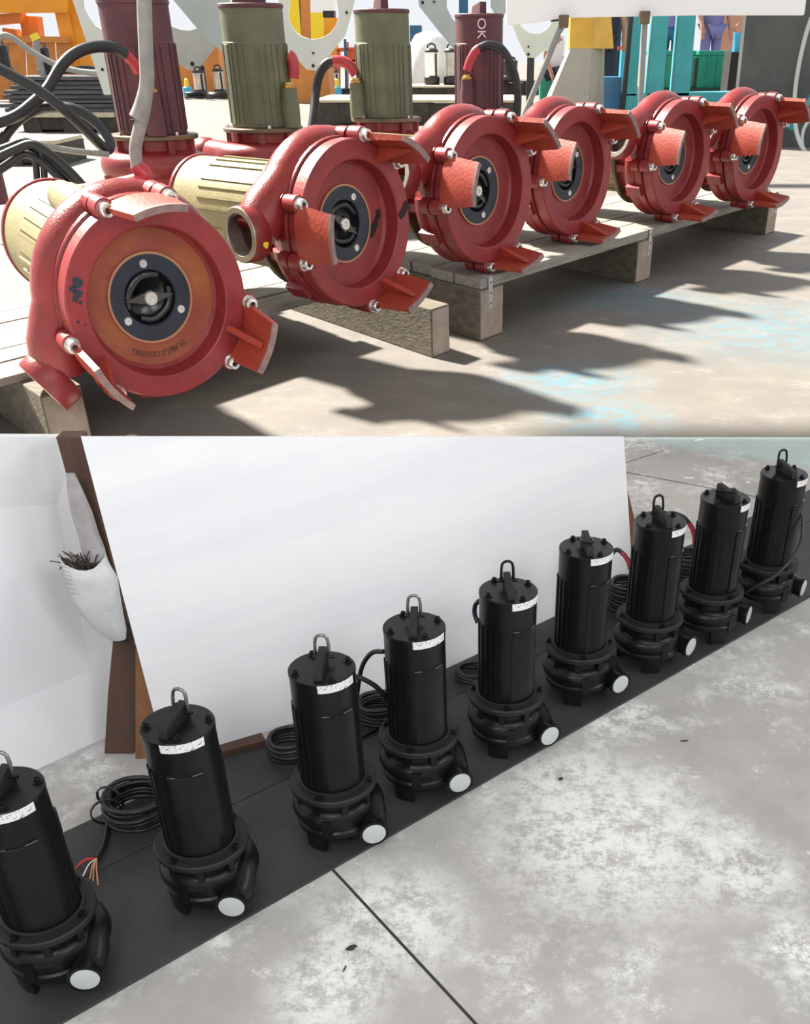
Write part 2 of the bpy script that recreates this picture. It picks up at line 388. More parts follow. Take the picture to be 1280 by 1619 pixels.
sack = tag(bpy.data.objects.new('plastic_sack', None), 'white plastic sack full of scrap wire hanging on the rusty post', 'sack')
COL.objects.link(sack); sack.location = S2(160, 1010); inv = -Vector(sack.location)
for name, mbx, mt in (('sack_body', sk, 'sack'),):
    mbx.v = [tuple(Vector(v)+inv) for v in mbx.v]; o = mbx.build(name, mt, sack, 60)
    so_ = o.modifiers.new('thick', 'SOLIDIFY'); so_.thickness = .002
for t_ in range(7):
    tx = MB()
    for j in range(6):
        a = D2R(212+7*j)
        for dz in (-.0005, .0005):
            i0 = min(1+t_//4, 3); u = (t_ % 4)/4+.06; (c0, c1) = ctr[i0-1 if t_ < 4 else i0-1], ctr[i0 if t_ < 4 else i0]
            cx, cy, hw_ = [c0[q]*(1-u)+c1[q]*u for q in range(3)]; c = S2(cx, cy); R = hw_*c.y/F*1.02
            tx.v.append(tuple(Vector((c.x+R*math.cos(a), c.y+R*.62*math.sin(a), c.z+dz))+inv))
    tx.f = [(2*j, 2*j+1, 2*j+3, 2*j+2) for j in range(5)]
    tx.build('printed_line', 'sleeve', sack, 0)
fl = MB(); fc = [(112, 748, 7), (120, 775, 13), (130, 810, 17), (140, 845, 17), (150, 870, 20), (150, 890, 22)]
for (cx, cy, hwid) in fc:
    c = S2(cx, cy, .02); R = hwid*c.y/F
    for j in range(12):
        a = 2*PI*j/12; wob = 1+.15*math.sin(3*a+cy*.2)
        fl.v.append(tuple(Vector((c.x+R*math.cos(a)*wob, c.y+R*.45*math.sin(a), c.z))+inv))
for i in range(len(fc)-1):
    for j in range(12): fl.f.append((i*12+j, i*12+(j+1) % 12, (i+1)*12+(j+1) % 12, (i+1)*12+j))
fl.f.append(tuple(range(12))); fl.build('film_neck', 'film', sack, 60)
wr = MB()
for i in range(44):
    a = random.uniform(0, 2*PI); r0 = random.uniform(0, .6)
    c = S2(134, 900); p0 = c+Vector((.05*r0*math.cos(a), .025*r0*math.sin(a), -.01))
    d = Vector((random.uniform(-.05, .02), random.uniform(-.02, .01), random.uniform(.008, .05)))
    wr.tube(spline([p0, p0+d*.5+Vector((0, 0, .008)), p0+d], 4), .0013, 5)
tag(wr.build('scrap_wire', 'wire', None, 60), 'dark tangled wire ends sticking out of the white sack', 'wire', kind='stuff')

# --- rubber mats
f0, f1 = at_z(100, 1619), at_z(1280, 945); fd = (f1-f0).normalized(); fn = Vector((-fd.y, fd.x, 0))
f0 = f0-fd*.8; f1 = f1+fd*1.2
def strip(a0, a1, o0, o1, name, lab, z=.007):
    p = [a0+fn*o0, a1+fn*o0, a1+fn*o1, a0+fn*o1]
    return tag(MB().prism([(q.x, q.y) for q in p], .0005, z).build(name, 'rubber', None, 0, .0015), lab, 'mat')
sm = at_z(376, 1272); o1 = (sm-f0).dot(fn); bk_ = at_z(120, 1310); o2 = (bk_-f0).dot(fn)
strip(f0, f1, 0, o1-.0015, 'rubber_mat', 'long black rubber mat strip under the row of black pumps')
strip(f0, f1, o1+.0015, o1+max(.06, o2-o1 if o2 > o1 else .12), 'rubber_mat', 'narrow dark mat strip behind the black pumps along the foam board', .006)

# ================================================================== BLACK PUMPS
BK = {}
def bpart(name, mb, m, smooth=35, bevel=0): BK[name] = mb.mesh(name, m, smooth, bevel)
def pol(r, a, z): return Vector((r*math.cos(a), r*math.sin(a), z))

# volute casing with spiral and discharge neck, outlet along +X
v = MB()
v.lathe([(.001, .034), (.074, .034), (.084, .040), (.085, .052), (.081, .056), (.083, .062), (.083, .086), (.077, .098), (.068, .102), (.066, .128), (.001, .128)], 40)
path = []; rad = []
for i in range(30):
    a = D2R(330-i*10.3); t = i/29
    path.append(pol(.066+.010*t, a, .076-.012*max(0, t-.7))); rad.append(.018+.010*t)
OC = Vector((.098, -.002, .052)); OA = D2R(-40); OD = Vector((math.cos(OA), math.sin(OA), 0))
path += [pol(.084, D2R(20), .060), pol(.093, D2R(8), .054), OC, OC+OD*.012, OC+OD*.020]
rad += [.027, .0265, .027, .028, .029]
v.tube(path, rad, 14)
for k in range(8):
    a = 2*PI*k/8+.2; v.box(.060, .080, -.007, .007, .096, .127, RZ(a))
v.box(.070, .086, -.011, .011, .040, .086, RZ(D2R(-62)))
v.box(.070, .086, -.011, .011, .040, .086, RZ(D2R(150)))
bpart('volute', v, 'black', 40)
OMX = Matrix.Translation(OC) @ RZ(OA) @ Matrix.Rotation(PI/2, 4, 'Y') @ T(0, 0, -.096)
bpart('outlet_collar', MB().lathe([(.0245, .112), (.030, .112), (.0305, .116), (.0305, .1215), (.0255, .1222), (.0245, .118)], 28, OMX), 'black')
bpart('outlet_cap', MB().lathe([(.0001, .1225), (.022, .1225), (.0245, .1218), (.0245, .114)], 28, OMX), 'cap')
ft = MB(); n = 6
for i in range(n+1):
    a = D2R(-17+34*i/n)
    for (r, z) in ((.066, 0), (.079, 0), (.082, .045), (.066, .045)): ft.v.append(tuple(pol(r, a, z)))
for i in range(n):
    for j in range(4): ft.f.append((i*4+j, i*4+(j+1) % 4, (i+1)*4+(j+1) % 4, (i+1)*4+j))
ft.f += [(0, 1, 2, 3), (n*4+3, n*4+2, n*4+1, n*4)]
bpart('foot', ft, 'black', 30)
fl_ = MB().lathe([(.050, .126), (.086, .126), (.0895, .129), (.0895, .138), (.087, .141), (.072, .141), (.0715, .146), (.066, .1475)], 44)
bpart('flange', fl_, 'black_top', 30)
bpart('bolt', MB().lathe([(.0055, 0), (.0055, .008), (.0035, .008), (.003, .005), (.0001, .005)], 8).lathe([(.0001, .0), (.009, 0), (.009, .0018), (.0055, .002)], 10), 'black', 30)
mo = MB().lathe([(.062, .141), (.0645, .150), (.0645, .395), (.0655, .397), (.0655, .405), (.064, .4065), (.0001, .4065)], 48)
for a in (-78, -90, -104, -118, -135, -150, -165, 180, 160, 140, 120, 95, 80, 62):
    mo.box(.062, .0672, -.0022, .0022, .155, .333, RZ(D2R(a)))
bpart('motor_housing', mo, 'black', 30)
pn = MB().lathe([(.064, .152), (.0668, .153), (.0668, .330), (.064, .332)], 16, None, D2R(-47), D2R(14))
bpart('side_panel', pn, 'black', 30)
bpart('panel_glint', MB().lathe([(.0645, .3335), (.0674, .3335), (.0674, .3355), (.0645, .3355)], 8, None, D2R(-46), D2R(-33)), 'shackle', 30)  # bright arcs standing in for highlights along the panel's top edge
bpart('panel_glint2', MB().lathe([(.0645, .3335), (.0674, .3335), (.0674, .3355), (.0645, .3355)], 8, None, D2R(-8), D2R(10)), 'shackle', 30)
bpart('label_sticker', MB().lathe([(.0657, .3875), (.0662, .3875), (.0662, .4045), (.0657, .4045)], 16, None, D2R(-48), D2R(22)), 'sticker', 30)
hd = MB()
hd.add([(-.032, -.009, 0), (.052, -.009, 0), (.052, .009, 0), (-.032, .009, 0), (-.032, -.008, .030), (.046, -.008, .020), (.046, .008, .020), (-.032, .008, .030)],
       [(3, 2, 1, 0), (4, 5, 6, 7), (0, 1, 5, 4), (1, 2, 6, 5), (2, 3, 7, 6), (3, 0, 4, 7)])
HM = Matrix.Translation((0, 0, .4065)) @ RZ(D2R(-48))
hd.v = [tuple(HM @ Vector(p)) for p in hd.v]
bpart('lifting_lug', hd, 'black_top', 30, .0015)
up = [(-.020, -.0135, .012), (-.020, -.0135, .03), (-.022, -.013, .042)]+[(-.0235, -.013*math.cos(t), .046+.013*math.sin(t)) for t in (.5, 1, 1.57, 2.1, 2.6)]+[(-.022, .013, .042), (-.020, .0135, .03), (-.020, .0135, .012)]
bpart('shackle', MB().tube([HM @ Vector(p) for p in up], .0033, 8), 'shackle', 60)
# variant with the shackle folded down over the lug
dn = [(-.020, -.0135, .014), (.0, -.0135, .020), (.018, -.012, .024)]+[(.024+.010*math.sin(t), -.012*math.cos(t), .026) for t in (.5, 1.57, 2.6)]+[(.018, .012, .024), (.0, .0135, .020), (-.020, .0135, .014)]
bpart('shackle_down', MB().tube([HM @ Vector(p) for p in dn], .0033, 8), 'black', 60)
bpart('shackle_dark', MB().tube([HM @ Vector(p) for p in up], .0033, 8), 'black', 60)
bpart('shackle_pin', MB().tube([HM @ Vector((-.018, -.020, .014)), HM @ Vector((-.018, .022, .014))], .0035, 8), 'black', 60)
gl = MB().lathe([(.0001, 0), (.014, 0), (.014, .05), (.010, .055), (.010, .068), (.0001, .068)], 14, Matrix.Translation((0, 0, .255)))
gl.v = [tuple(RZ(D2R(118)) @ (Vector(p)+Vector((.074, 0, 0)))) for p in gl.v]
bpart('cable_gland', gl, 'black', 30)

flg = [None, ((70, 1440), (140, 1555)), ((319, 1328), (364.5, 1432)), ((527, 1232), (590, 1320)), ((661.5, 1160), (725, 1236.5)), ((800, 1097), (864.6, 1161)),
       ((916, 1021), (985, 1080)), ((1027, 974), (1097.5, 1019)), ((1124.6, 932), (1191, 966)), ((1214, 888), (1271, 923.5))]
blabels = [None,
 'black submersible pump at the near end, cut off by the left edge',
 'second black pump from the near left end, bare coil of cable beside it',
 'third black pump from the left, cable loop at its right shoulder',
 'fourth black pump from the left, with a cable loop on its left',
 'fifth black pump, middle of the row, dark shackle standing upright',
 'sixth black pump from the left, shackle folded flat, just before the board end',
 'seventh black pump from the left, red sleeved cable arching behind it',
 'eighth black pump from the left, shackle folded flat, second from the far end',
 'farthest black pump at the right end, cable hanging down its right side']
BPOS = {}
for i in range(1, 10):
    (fp, cpx) = flg[i]
    p = at_z(fp[0], fp[1], .141); c = at_z(cpx[0], cpx[1], .053)
    d = c-p; yaw = math.atan2(d.y, d.x)+D2R(8)-D2R(2.6*max(0, i-3)); p.z = .0072
    BPOS[i] = (p, yaw)
    e = empty('submersible_pump', Matrix.Translation(p) @ RZ(yaw), blabels[i], 'pump', 'black pumps in a row on the rubber mat')
    tr = RZ(-D2R(9+3.2*max(0, i-3)))
    for nm in ('volute', 'flange'): put(nm, BK[nm], e)
    for nm in ('motor_housing', 'lifting_lug', 'label_sticker', 'side_panel', 'cable_gland'): put(nm, BK[nm], e, tr)
    put('panel_glint', BK['panel_glint'], e, tr); put('panel_glint', BK['panel_glint2'], e, tr)
    oc = put('outlet_collar', BK['outlet_collar'], e); tag(put('outlet_cap', BK['outlet_cap'], oc), 'white round cap closing the outlet')
    for a in (60, 180, 300): put('foot', BK['foot'], e, RZ(D2R(a-25)))
    for a in (-20, 70, 160, 250): put('bolt', BK['bolt'], e, tr @ RZ(D2R(a)) @ T(.054, 0, .4065))
    for a in (25, 100, 190, 290): put('bolt', BK['bolt'], e, RZ(D2R(a)) @ T(.079, 0, .141))
    k = 'shackle_down' if i in (6, 8) else ('shackle' if i < 5 else 'shackle_dark')
    put('shackle', BK[k], e, tr); put('shackle_pin', BK['shackle_pin'], e, tr)

# ---- cables on the near floor
def coil(c, R, turns, r, zr, tilt=0, jit=.12, seed=1, squash=1.0, rot=0):
    rd = random.Random(seed); pts = []; n = 20
    ph = [rd.uniform(-1, 1) for _ in range(turns+1)]
    for i in range(turns*n+1):
        a = 2*PI*i/n; k = i/n; q = ph[int(k)]*(1-k % 1)+ph[min(int(k)+1, turns)]*(k % 1)
        rr = R*(1+jit*q)
        x, y = rr*math.cos(a), rr*math.sin(a)*squash
        z = r+zr*(k/turns)+.3*r*math.sin(3*a+k)+tilt*x
        v_ = RZ(rot) @ Vector((x, y, 0)); pts.append((c[0]+v_.x, c[1]+v_.y, max(r, z)+c[2]))
    return pts
cc = at_z(222, 1290, .0075)
co = empty('cable_coil', cc, 'coil of black cable lying on the mat left of the second black pump', 'cable')
MB().tube([Vector(p)-cc for p in coil(cc, .068, 7, .0055, .062, seed=3, jit=.16)], .0055, 8).build('coil', 'cable', co, 60)
tie = MB()
for a in (2.9, 3.6): tie.lathe([(.030, -.003), (.033, -.003), (.033, .003), (.030, .003)], 14, Matrix.Translation((.066*math.cos(a), .066*math.sin(a), .036)) @ RZ(a) @ Matrix.Rotation(PI/2, 4, 'X'))
tie.v = [(x, y, max(z, .001)) for x, y, z in tie.v]
tie.build('cable_tie', 'blk_plastic', co, 40)
t0 = at_z(166, 1330, .012); t1 = at_z(153, 1357, .015)
lead = [Vector((cc.x-.068, cc.y, .014)), t0, t1]
MB().tube([p-cc for p in spline(lead, 6)], .0055, 8).build('lead', 'cable', co, 60)
for (px, py, m) in ((118, 1374, 'red_wire'), (123, 1367, 'red_wire'), (131, 1385, 'white_wire'), (142, 1390, 'copper_or'), (155, 1399, 'copper_or'), (147, 1393, 'copper_or')):
    e_ = at_z(px, py, .010); mid = t1.lerp(e_, .5)+Vector((0, 0, .008))
    MB().tube([p-cc for p in spline([t1, mid, e_], 5)], .0014, 6).build('wire_end', m, co, 60)
def cable(name, lab, pts, r=.0055, m='cable', n=8, k=8):
    return tag(MB().tube(spline(pts, k), r, n).build(name, m, None, 60), lab, 'cable')
def coil_thing(px, py, R, turns, zr, lab, seed, squash=1):
    c = at_z(px, py, .0075)
    return tag(MB().tube(coil(c, R, turns, .0055, zr, seed=seed, squash=squash), .0055, 8).build('cable_coil', 'cable', None, 60), lab, 'cable')
coil_thing(462, 1192, .050, 6, .045, 'coil of black cable on the mat behind the third black pump', 5)
coil_thing(600, 1136, .050, 6, .050, 'coil of black cable on the mat behind the fourth black pump', 6)
coil_thing(748, 1070, .045, 5, .020, 'flat coil of black cable against the board behind the fifth black pump', 8)
coil_thing(992, 962, .058, 8, .085, 'tall coil of black cable between the sixth and seventh black pumps', 9)
coil_thing(1090, 912, .060, 7, .075, 'coil of black cable between the seventh and eighth black pumps', 10)
p3, p4 = BPOS[3][0], BPOS[4][0]
cable('pump_cable', 'black cable arching from the fourth pump over to its left', [at_y(607, 1030, p4.y+.06), at_y(588, 1032, p4.y+.08), at_y(573, 1052, p4.y+.09), at_y(566, 1085, p4.y+.10), at_y(562, 1125, p4.y+.11), at_z(566, 1150, .02)])
cable('pump_cable', 'black cable running from the shoulder of the third pump to the right', [at_y(556, 1068, p3.y+.06), at_y(575, 1074, p3.y+.08), at_y(597, 1088, p3.y+.12), at_y(612, 1108, p3.y+.16), at_y(622, 1140, p3.y+.18)])
cable('pump_cable', 'black cable curving low between the third and fourth pumps', [at_z(628, 1118, .014), at_z(610, 1138, .014), at_z(590, 1153, .014), at_z(566, 1166, .014), at_z(548, 1172, .014)])
p5 = BPOS[5][0]
cable('pump_cable', 'black cable drooping at the left shoulder of the fifth pump', [at_y(757, 950, p5.y+.06), at_y(751, 957, p5.y+.07), at_y(750, 970, p5.y+.07), at_y(755, 985, p5.y+.06)])
def shrink_cable(lab, pts, ks, r=.006):
    s = spline(pts, 8); root = empty('pump_cable', s[0], lab, 'cable'); o = Vector(s[0])
    MB().tube([p-o for p in s[:ks+1]], r, 8).build('black_jacket', 'cable', root, 60)
    MB().tube([p-o for p in s[ks:]], r*1.15, 8).build('heat_shrink', 'shrink', root, 60)
y6, y7 = BPOS[6][0].y, BPOS[7][0].y; y8 = BPOS[8][0].y
shrink_cable('black cable with red sleeve between the sixth and seventh pumps', [at_y(965, 878, y7+.07), at_y(974, 869, y7+.08), at_y(985, 876, y7+.07), at_y(993, 888, y7+.06), at_y(996, 900, y7+.05)], 14)
shrink_cable('black cable with red sleeve arching behind the seventh pump', [at_y(1046, 815, y8+.10), at_y(1062, 811, y8+.10), at_y(1081, 818, y8+.09), at_y(1092, 832, y8+.08), at_y(1097, 846, y8+.07), at_y(1098, 862, y8+.06)], 21)
p9 = BPOS[9][0]
cable('pump_cable', 'pair of thin black cables hanging on the farthest pump', [at_y(1268, 815, p9.y-.03), at_y(1267, 850, p9.y-.07), at_y(1255, 878, p9.y-.10), at_y(1228, 908, p9.y-.115), at_y(1200, 925, p9.y-.11), at_y(1180, 938, p9.y-.08)], .0045)
cable('pump_cable', 'thin black cable end behind the right edge of the foam board', [at_z(985, 838, .006), at_z(1003, 834, .006), at_z(1020, 838, .006)], .004)
# ---- litter
def chip(px, py, sz, m, lab, cat, asp=.6, rot=.4):
    c = at_z(px, py, .0004); rd = random.Random(px)
    pl = [(sz*rd.uniform(.6, 1)*math.cos(a), sz*asp*rd.uniform(.6, 1)*math.sin(a)) for a in [k*PI/4 for k in range(8)]]
    tag(MB().prism(pl, 0, .003, Matrix.Translation(c) @ RZ(rot)).build('floor_scrap', m, None, 0), lab, cat)
chip(556, 1499, .012, 'dust', 'small dark chip lying on the pale floor beside the joint', 'scrap')
chip(545, 1532, .010, 'dust', 'thin dark splinter on the floor below the dark chip', 'scrap', .12, 1.3)
chip(1088, 756, .030, 'paper', 'white paper scrap on the floor beyond the eighth pump', 'scrap', .25, -.1)
chip(1182, 763, .010, 'paper', 'tiny white scrap on the floor left of the farthest pump', 'scrap')
chip(1105, 696, .03, 'paper', 'white scrap on the teal painted floor', 'scrap', .4)
chip(988, 708, .02, 'paper', 'white scrap beside the top right corner of the foam board', 'scrap', .4)
chip(1082, 1172, .014, 'dust', 'thin dark splinter on the open floor right of the pumps', 'scrap', .12, .1)
chip(886, 1232, .008, 'dust', 'small dark crumb on the floor in front of the fifth pump', 'scrap')

# ================================================================== RED PUMPS
S = 1.12
RP = {}
def rmesh(key, fn, m, smooth=35, bevel=0):
    k = (key, m)
    if k not in RP:
        mb = fn(); mb.v = [(x*S, y*S, z*S) for x, y, z in mb.v]
        RP[k] = mb.mesh(key, m, smooth, bevel)
    return RP[k]
def f_plate():
    mb = MB().lathe([(.322, .270), (.322, .206), (.316, .200), (.252, .200), (.247, .204), (.240, .268), (.226, .281)], 64)
    for a in (-19, 19, 101, 139, 221, 259):
        mb.lathe([(.0001, .200), (.030, .200), (.034, .204), (.034, .270)], 14, RZ(D2R(a)) @ T(.335, 0, 0))
    return mb
def f_dish(): return MB().lathe([(.228, .279), (.200, .284), (.150, .286)], 64)
def f_rim(): return MB().lathe([(.153, .290), (.153, .278), (.145, .278), (.145, .290)], 48)
def f_wear(): return MB().lathe([(.145, .281), (.095, .281), (.091, .286), (.089, .320)], 48)
def f_imp():
    mb = MB().lathe([(.090, .286), (.088, .318), (.070, .340), (.0001, .343)], 32)
    mb.lathe([(.0001, .285), (.026, .285), (.03, .30), (.03, .324)], 16)
    mb.tube(spline([(.08, .02, .306), (.045, .06, .298), (-.02, .072, .298), (-.075, .035, .306)], 5), .016, 8)
    mb.tube(spline([(-.08, -.025, .308), (-.035, -.066, .300), (.035, -.066, .300), (.07, -.035, .308)], 5), .014, 8)
    return mb
def f_blade(): return MB().prism([(-.088, 0), (-.02, .018), (.02, .018), (.092, 0), (.02, -.018), (-.02, -.018)], .284, .296)
def f_hub(): return MB().lathe([(.0001, .279), (.008, .279), (.0085, .274), (.022, .274), (.025, .278), (.025, .288)], 18)
def f_screw(): return MB().lathe([(.0001, .004), (.005, .004), (.006, .0), (.0135, .0), (.0145, .003), (.0145, .006)], 12)
def f_bolt(): return MB().lathe([(.0001, .012), (.0105, .012), (.0105, -.020), (.018, -.022), (.022, -.017), (.022, .010), (.027, .010), (.027, .016)], 16)
def f_socket(): return MB().lathe([(.0001, -.012), (.0104, -.012)], 6)
def f_foot():
    mb = MB(); n = 8
    for i in range(n+1):
        a = D2R(-19+38*i/n)
        for (r, z) in ((.318, .004), (.338, .0), (.344, .215), (.320, .215)): mb.v.append(tuple(pol(r+.010*(1-z/.215), a*(.80+.2*z/.215), z)))
    for i in range(n):
        for j in range(4): mb.f.append((i*4+j, i*4+(j+1) % 4, (i+1)*4+(j+1) % 4, (i+1)*4+j))
    mb.f += [(0, 1, 2, 3), (n*4+3, n*4+2, n*4+1, n*4)]
    mb.add([(.322, -.011, .03), (.322, .011, .03), (.262, .011, .202), (.262, -.011, .202), (.322, -.011, .21), (.322, .011, .21)],
           [(0, 1, 2, 3), (0, 3, 4), (1, 5, 2), (3, 2, 5, 4), (0, 4, 5, 1)])
    return mb
def f_tip():
    mb = MB(); n = 8
    for i in range(n+1):
        a = D2R(-19+38*i/n)*.80
        for (r, z) in ((.327, -.001), (.349, -.003), (.3495, .010), (.327, .006)): mb.v.append(tuple(pol(r, a, z)))
    for i in range(n):
        for j in range(4): mb.f.append((i*4+j, i*4+(j+1) % 4, (i+1)*4+(j+1) % 4, (i+1)*4+j))
    mb.f += [(0, 1, 2, 3), (n*4+3, n*4+2, n*4+1, n*4)]; return mb
def f_gap_ring(): return MB().lathe([(.27, .266), (.312, .266), (.312, .290), (.27, .290)], 48)  # black ring, paints in the dark gap between plate and volute
def f_volute():
    mb = MB().lathe([(.245, .284), (.322, .284), (.328, .288), (.328, .330), (.315, .345), (.30, .40), (.27, .455), (.235, .475), (.235, .535), (.1, .535)], 56)
    for a in (-19, 19, 101, 139, 221, 259): mb.lathe([(.0001, .284), (.036, .284), (.036, .338), (.0001, .345)], 14, RZ(D2R(a)) @ T(.330, 0, 0))
    path = []; rad = []
    for i in range(36):
        a = D2R(345-i*8.9); t = i/35
        path.append(pol(.262+.020*t, a, .385)); rad.append(.060+.032*t)
    path += [pol(.305, D2R(24), .385), pol(.355, D2R(12), .385), pol(.385, D2R(4), .385), pol(.402, 0, .385)]
    rad += [.094, .096, .095, .092]
    mb.tube(path, rad, 18)
    for k in range(8): mb.box(.225, .262, -.02, .02, .45, .532, RZ(2*PI*k/8+.3))
    mb.box(.30, .352, -.03, .03, .288, .40, RZ(D2R(-45)))
    return mb
OX = Matrix.Translation((0, 0, .385)) @ Matrix.Rotation(PI/2, 4, 'Y')
def f_nozzle(): return MB().lathe([(.06, .40), (.098, .405), (.106, .42), (.106, .485), (.103, .490)], 32, OX)
def f_nozrim(): return MB().lathe([(.103, .489), (.101, .492), (.080, .492), (.078, .488), (.077, .48)], 32, OX)
def f_bore():
    pr = []
    for k in range(9): pr += [(.0785, .488-k*.008), (.074, .484-k*.008)]
    return MB().lathe(pr+[(.072, .41), (.0001, .408)], 28, OX)
def f_mflange(): return MB().lathe([(.20, .532), (.274, .532), (.280, .537), (.280, .555), (.275, .560), (.20, .560)], 48)
def f_motor():
    mb = MB().lathe([(.205, .558), (.214, .566), (.214, 1.045), (.209, 1.052), (.209, 1.235), (.205, 1.24), (.1, 1.24)], 56)
    for k, a in enumerate((8, 20, 32, 62, 74, 86, 118, 130, 142, 176, 188, 200, 232, 246, 260, 292, 306, 320)):
        mb.box(.208, .2205, -.006, .006, .585, 1.04, RZ(D2R(a)))
    for a in (47, 103, 160, 216, 276, 340):
        mb.lathe([(.212, .578), (.2185, .582), (.2185, 1.036), (.212, 1.04)], 5, None, D2R(a-7), D2R(a+7))
    return mb
def f_cap(): return MB().lathe([(.1, 1.236), (.212, 1.236), (.216, 1.240), (.216, 1.256), (.210, 1.262), (.0001, 1.262)], 48)
def f_lug(): return MB().add([(-.10, -.03, 1.26), (.12, -.03, 1.26), (.12, .03, 1.26), (-.10, .03, 1.26), (-.10, -.028, 1.345), (.10, -.028, 1.315), (.10, .028, 1.315), (-.10, .028, 1.345)],
       [(3, 2, 1, 0), (4, 5, 6, 7), (0, 1, 5, 4), (1, 2, 6, 5), (2, 3, 7, 6), (3, 0, 4, 7)])
def f_boss(): return MB().lathe([(.0001, .562), (.062, .562), (.062, .70), (.056, .72), (.054, .79), (.0001, .79)], 20).box(-.09, 0, -.045, .045, .58, .71)
def f_nut(): return MB().lathe([(.0001, .788), (.044, .788), (.046, .793), (.046, .808), (.034, .812), (.03, .825), (.0001, .825)], 14)
def f_mbolt(): return MB().lathe([(.0001, .578), (.012, .578), (.012, .558)], 6)
def red_pump(mx, roll, label, group, motor='cream', lying=True, plate='red_plate', dish='red_plate', gland=None, cap='red', vol='red'):
    e = empty('grinder_pump', mx @ RZ(-roll), label, 'pump', group)
    def P(name, fn, m, sm=35, par=None, loc=None, bev=0, lab=None):
        o = put(name, rmesh(fn.__name__, fn, m, sm, bev), par or e, loc)
        if lab: o['label'] = lab
        return o
    bp = P('bottom_plate', f_plate, plate)
    for a in (0, 120, 240):
        fo = P('foot', f_foot, 'foot', 30, None, RZ(D2R(a)))
        P('worn_edge', f_tip, 'tip', 30, fo)
    P('gap_ring', f_gap_ring, 'gap'); vo = P('volute', f_volute, vol, 40)
    nz = P('outlet_nozzle', f_nozzle, vol); P('machined_rim', f_nozrim, 'bare', 35, nz); P('threaded_bore', f_bore, 'thread', 20, nz)
    P('mounting_flange', f_mflange, 'steel_dark'); mo_ = P('motor_housing', f_motor, motor, 30, None, None)
    P('end_cap', f_cap, cap)
    P('lifting_lug', f_lug, cap, 30)
    for a in (30, 120, 210, 300): P('flange_bolt', f_mbolt, 'zinc', 30, None, RZ(D2R(a)) @ T(.25*S, 0, 0))
    if lying:
        P('dish', f_dish, dish); P('rim_ring', f_rim, 'rim'); wp = P('wear_plate', f_wear, 'wear'); P('impeller', f_imp, 'impeller', 50)
        P('cutter_blade', f_blade, 'blade', 30, None, RZ(D2R(33))); P('hub_screw', f_hub, 'zinc', 30)
        for a in (0, 120, 240): P('screw', f_screw, 'zinc', 30, wp, RZ(D2R(a)) @ T(.115*S, 0, .2765*S))
        for a in (-19, 19, 101, 139, 221, 259):
            bo = P('cap_bolt', f_bolt, 'zinc', 30, None, RZ(D2R(a)) @ T(.337*S, 0, .190*S))
            P('hex_socket', f_socket, 'socket', 30, bo)
    if gland is not None:
        gm = RZ(D2R(gland)) @ T(.252*S, 0, 0)
        P('cable_boss', f_boss, motor, 30, None, gm); P('gland_nut', f_nut, 'brass', 30, None, gm)
    return e
def lying(cx, cy, depth, phi, rho, tilt=0, **kw):
    C = Vector((0, 0, EYE))+ray(cx, cy)*depth
    ph = D2R(phi); up0 = Vector((0, 0, 1))
    zl = Vector((-math.sin(ph), math.cos(ph), 0))
    e1 = zl.cross(up0).normalized()
    zl = (Matrix.Rotation(D2R(tilt), 3, e1) @ zl).normalized(); e2 = e1.cross(zl).normalized()
    if e2.z < 0: e2 = -e2
    mx = Matrix((e1, -e2, zl)).transposed().to_4x4(); mx.translation = C - zl*.2*S
    return red_pump(mx, D2R(rho), **kw), mx
G1 = 'red pumps lying on the pallets'
AX = .70
AX2 = .745
def dep(cx, cy, z=AX): return (z-EYE)/ray(cx, cy).z
LP = {}
LP[1] = lying(253, 481, 3.83, 37, 215, 5, label='nearest lying red pump with rusty dish and cream motor, left foreground', group=G1, dish='orange_rust', gland=105)
LP[2] = lying(566, 357, dep(566, 357), 50, 180, 0, label='second lying red pump, open threaded outlet facing left, black smear on rim', group=G1)
LP[3] = lying(775, 304, dep(775, 304, AX2), 48, 168, 0, label='third lying red pump from the left, at the near corner of the second pallet', group=G1)
LP[4] = lying(914, 273, dep(914, 273, AX2), 48, 165, 0, label='fourth lying red pump from the left, over the second pallet plank', group=G1)
LP[5] = lying(1078, 251, dep(1078, 251, AX2), 46, 165, 0, label='fifth lying red pump from the left, in front of the teal frame', group=G1)
LP[6] = lying(1199, 237, dep(1199, 237, AX2), 46, 165, 0, label='farthest lying red pump at the right end of the pallet', group=G1)
# black paint smear on pump 2
m2 = LP[2][1]
G2 = 'pumps standing on the back pallet'
US = .46*S
def standing(X, Y, rho, **kw):
    mx = Matrix.Translation((X, Y, ZB)); return red_pump(mx, D2R(rho), lying=False, **kw)
ZB = .262
SA = at_z(243, 211, ZB+.560*S); SB = at_z(416, 200, ZB+.560*S); SC = at_z(610, 185, ZB+.560*S); SD = at_z(757, 172.5, ZB+.560*S)
standing(SA.x, SA.y, 250, label='standing maroon motor pump at the left behind the grey sleeve', group=G2, motor='maroon', cap='maroon', gland=180)
standing(SB.x, SB.y, 190, label='standing olive green motor pump, left one of the two green ones', group=G2, motor='olive', cap='maroon', gland=163)
standing(SC.x, SC.y, 250, label='standing olive green motor pump with red sleeve arching to its left', group=G2, motor='olive', cap='maroon', gland=105)
eD = standing(SD.x, SD.y, 250, label='farthest standing maroon motor pump with chalk marks', group=G2, motor='maroon', cap='maroon', gland=135)
t = put('chalk_mark', text_mesh('chalk_mark', 'OK 2', .115, 'chalk'), None, None)
t.parent = eD
wm = Matrix.Translation((SD.x+.02, SD.y-.2195*S, ZB+1.115*S)) @ Matrix.Rotation(PI/2, 4, 'X') @ Matrix.Rotation(-PI/2, 4, 'Z')
t.matrix_local = eD.matrix_world.inverted() @ wm
tag(t, 'handwritten chalk letters OK 2')
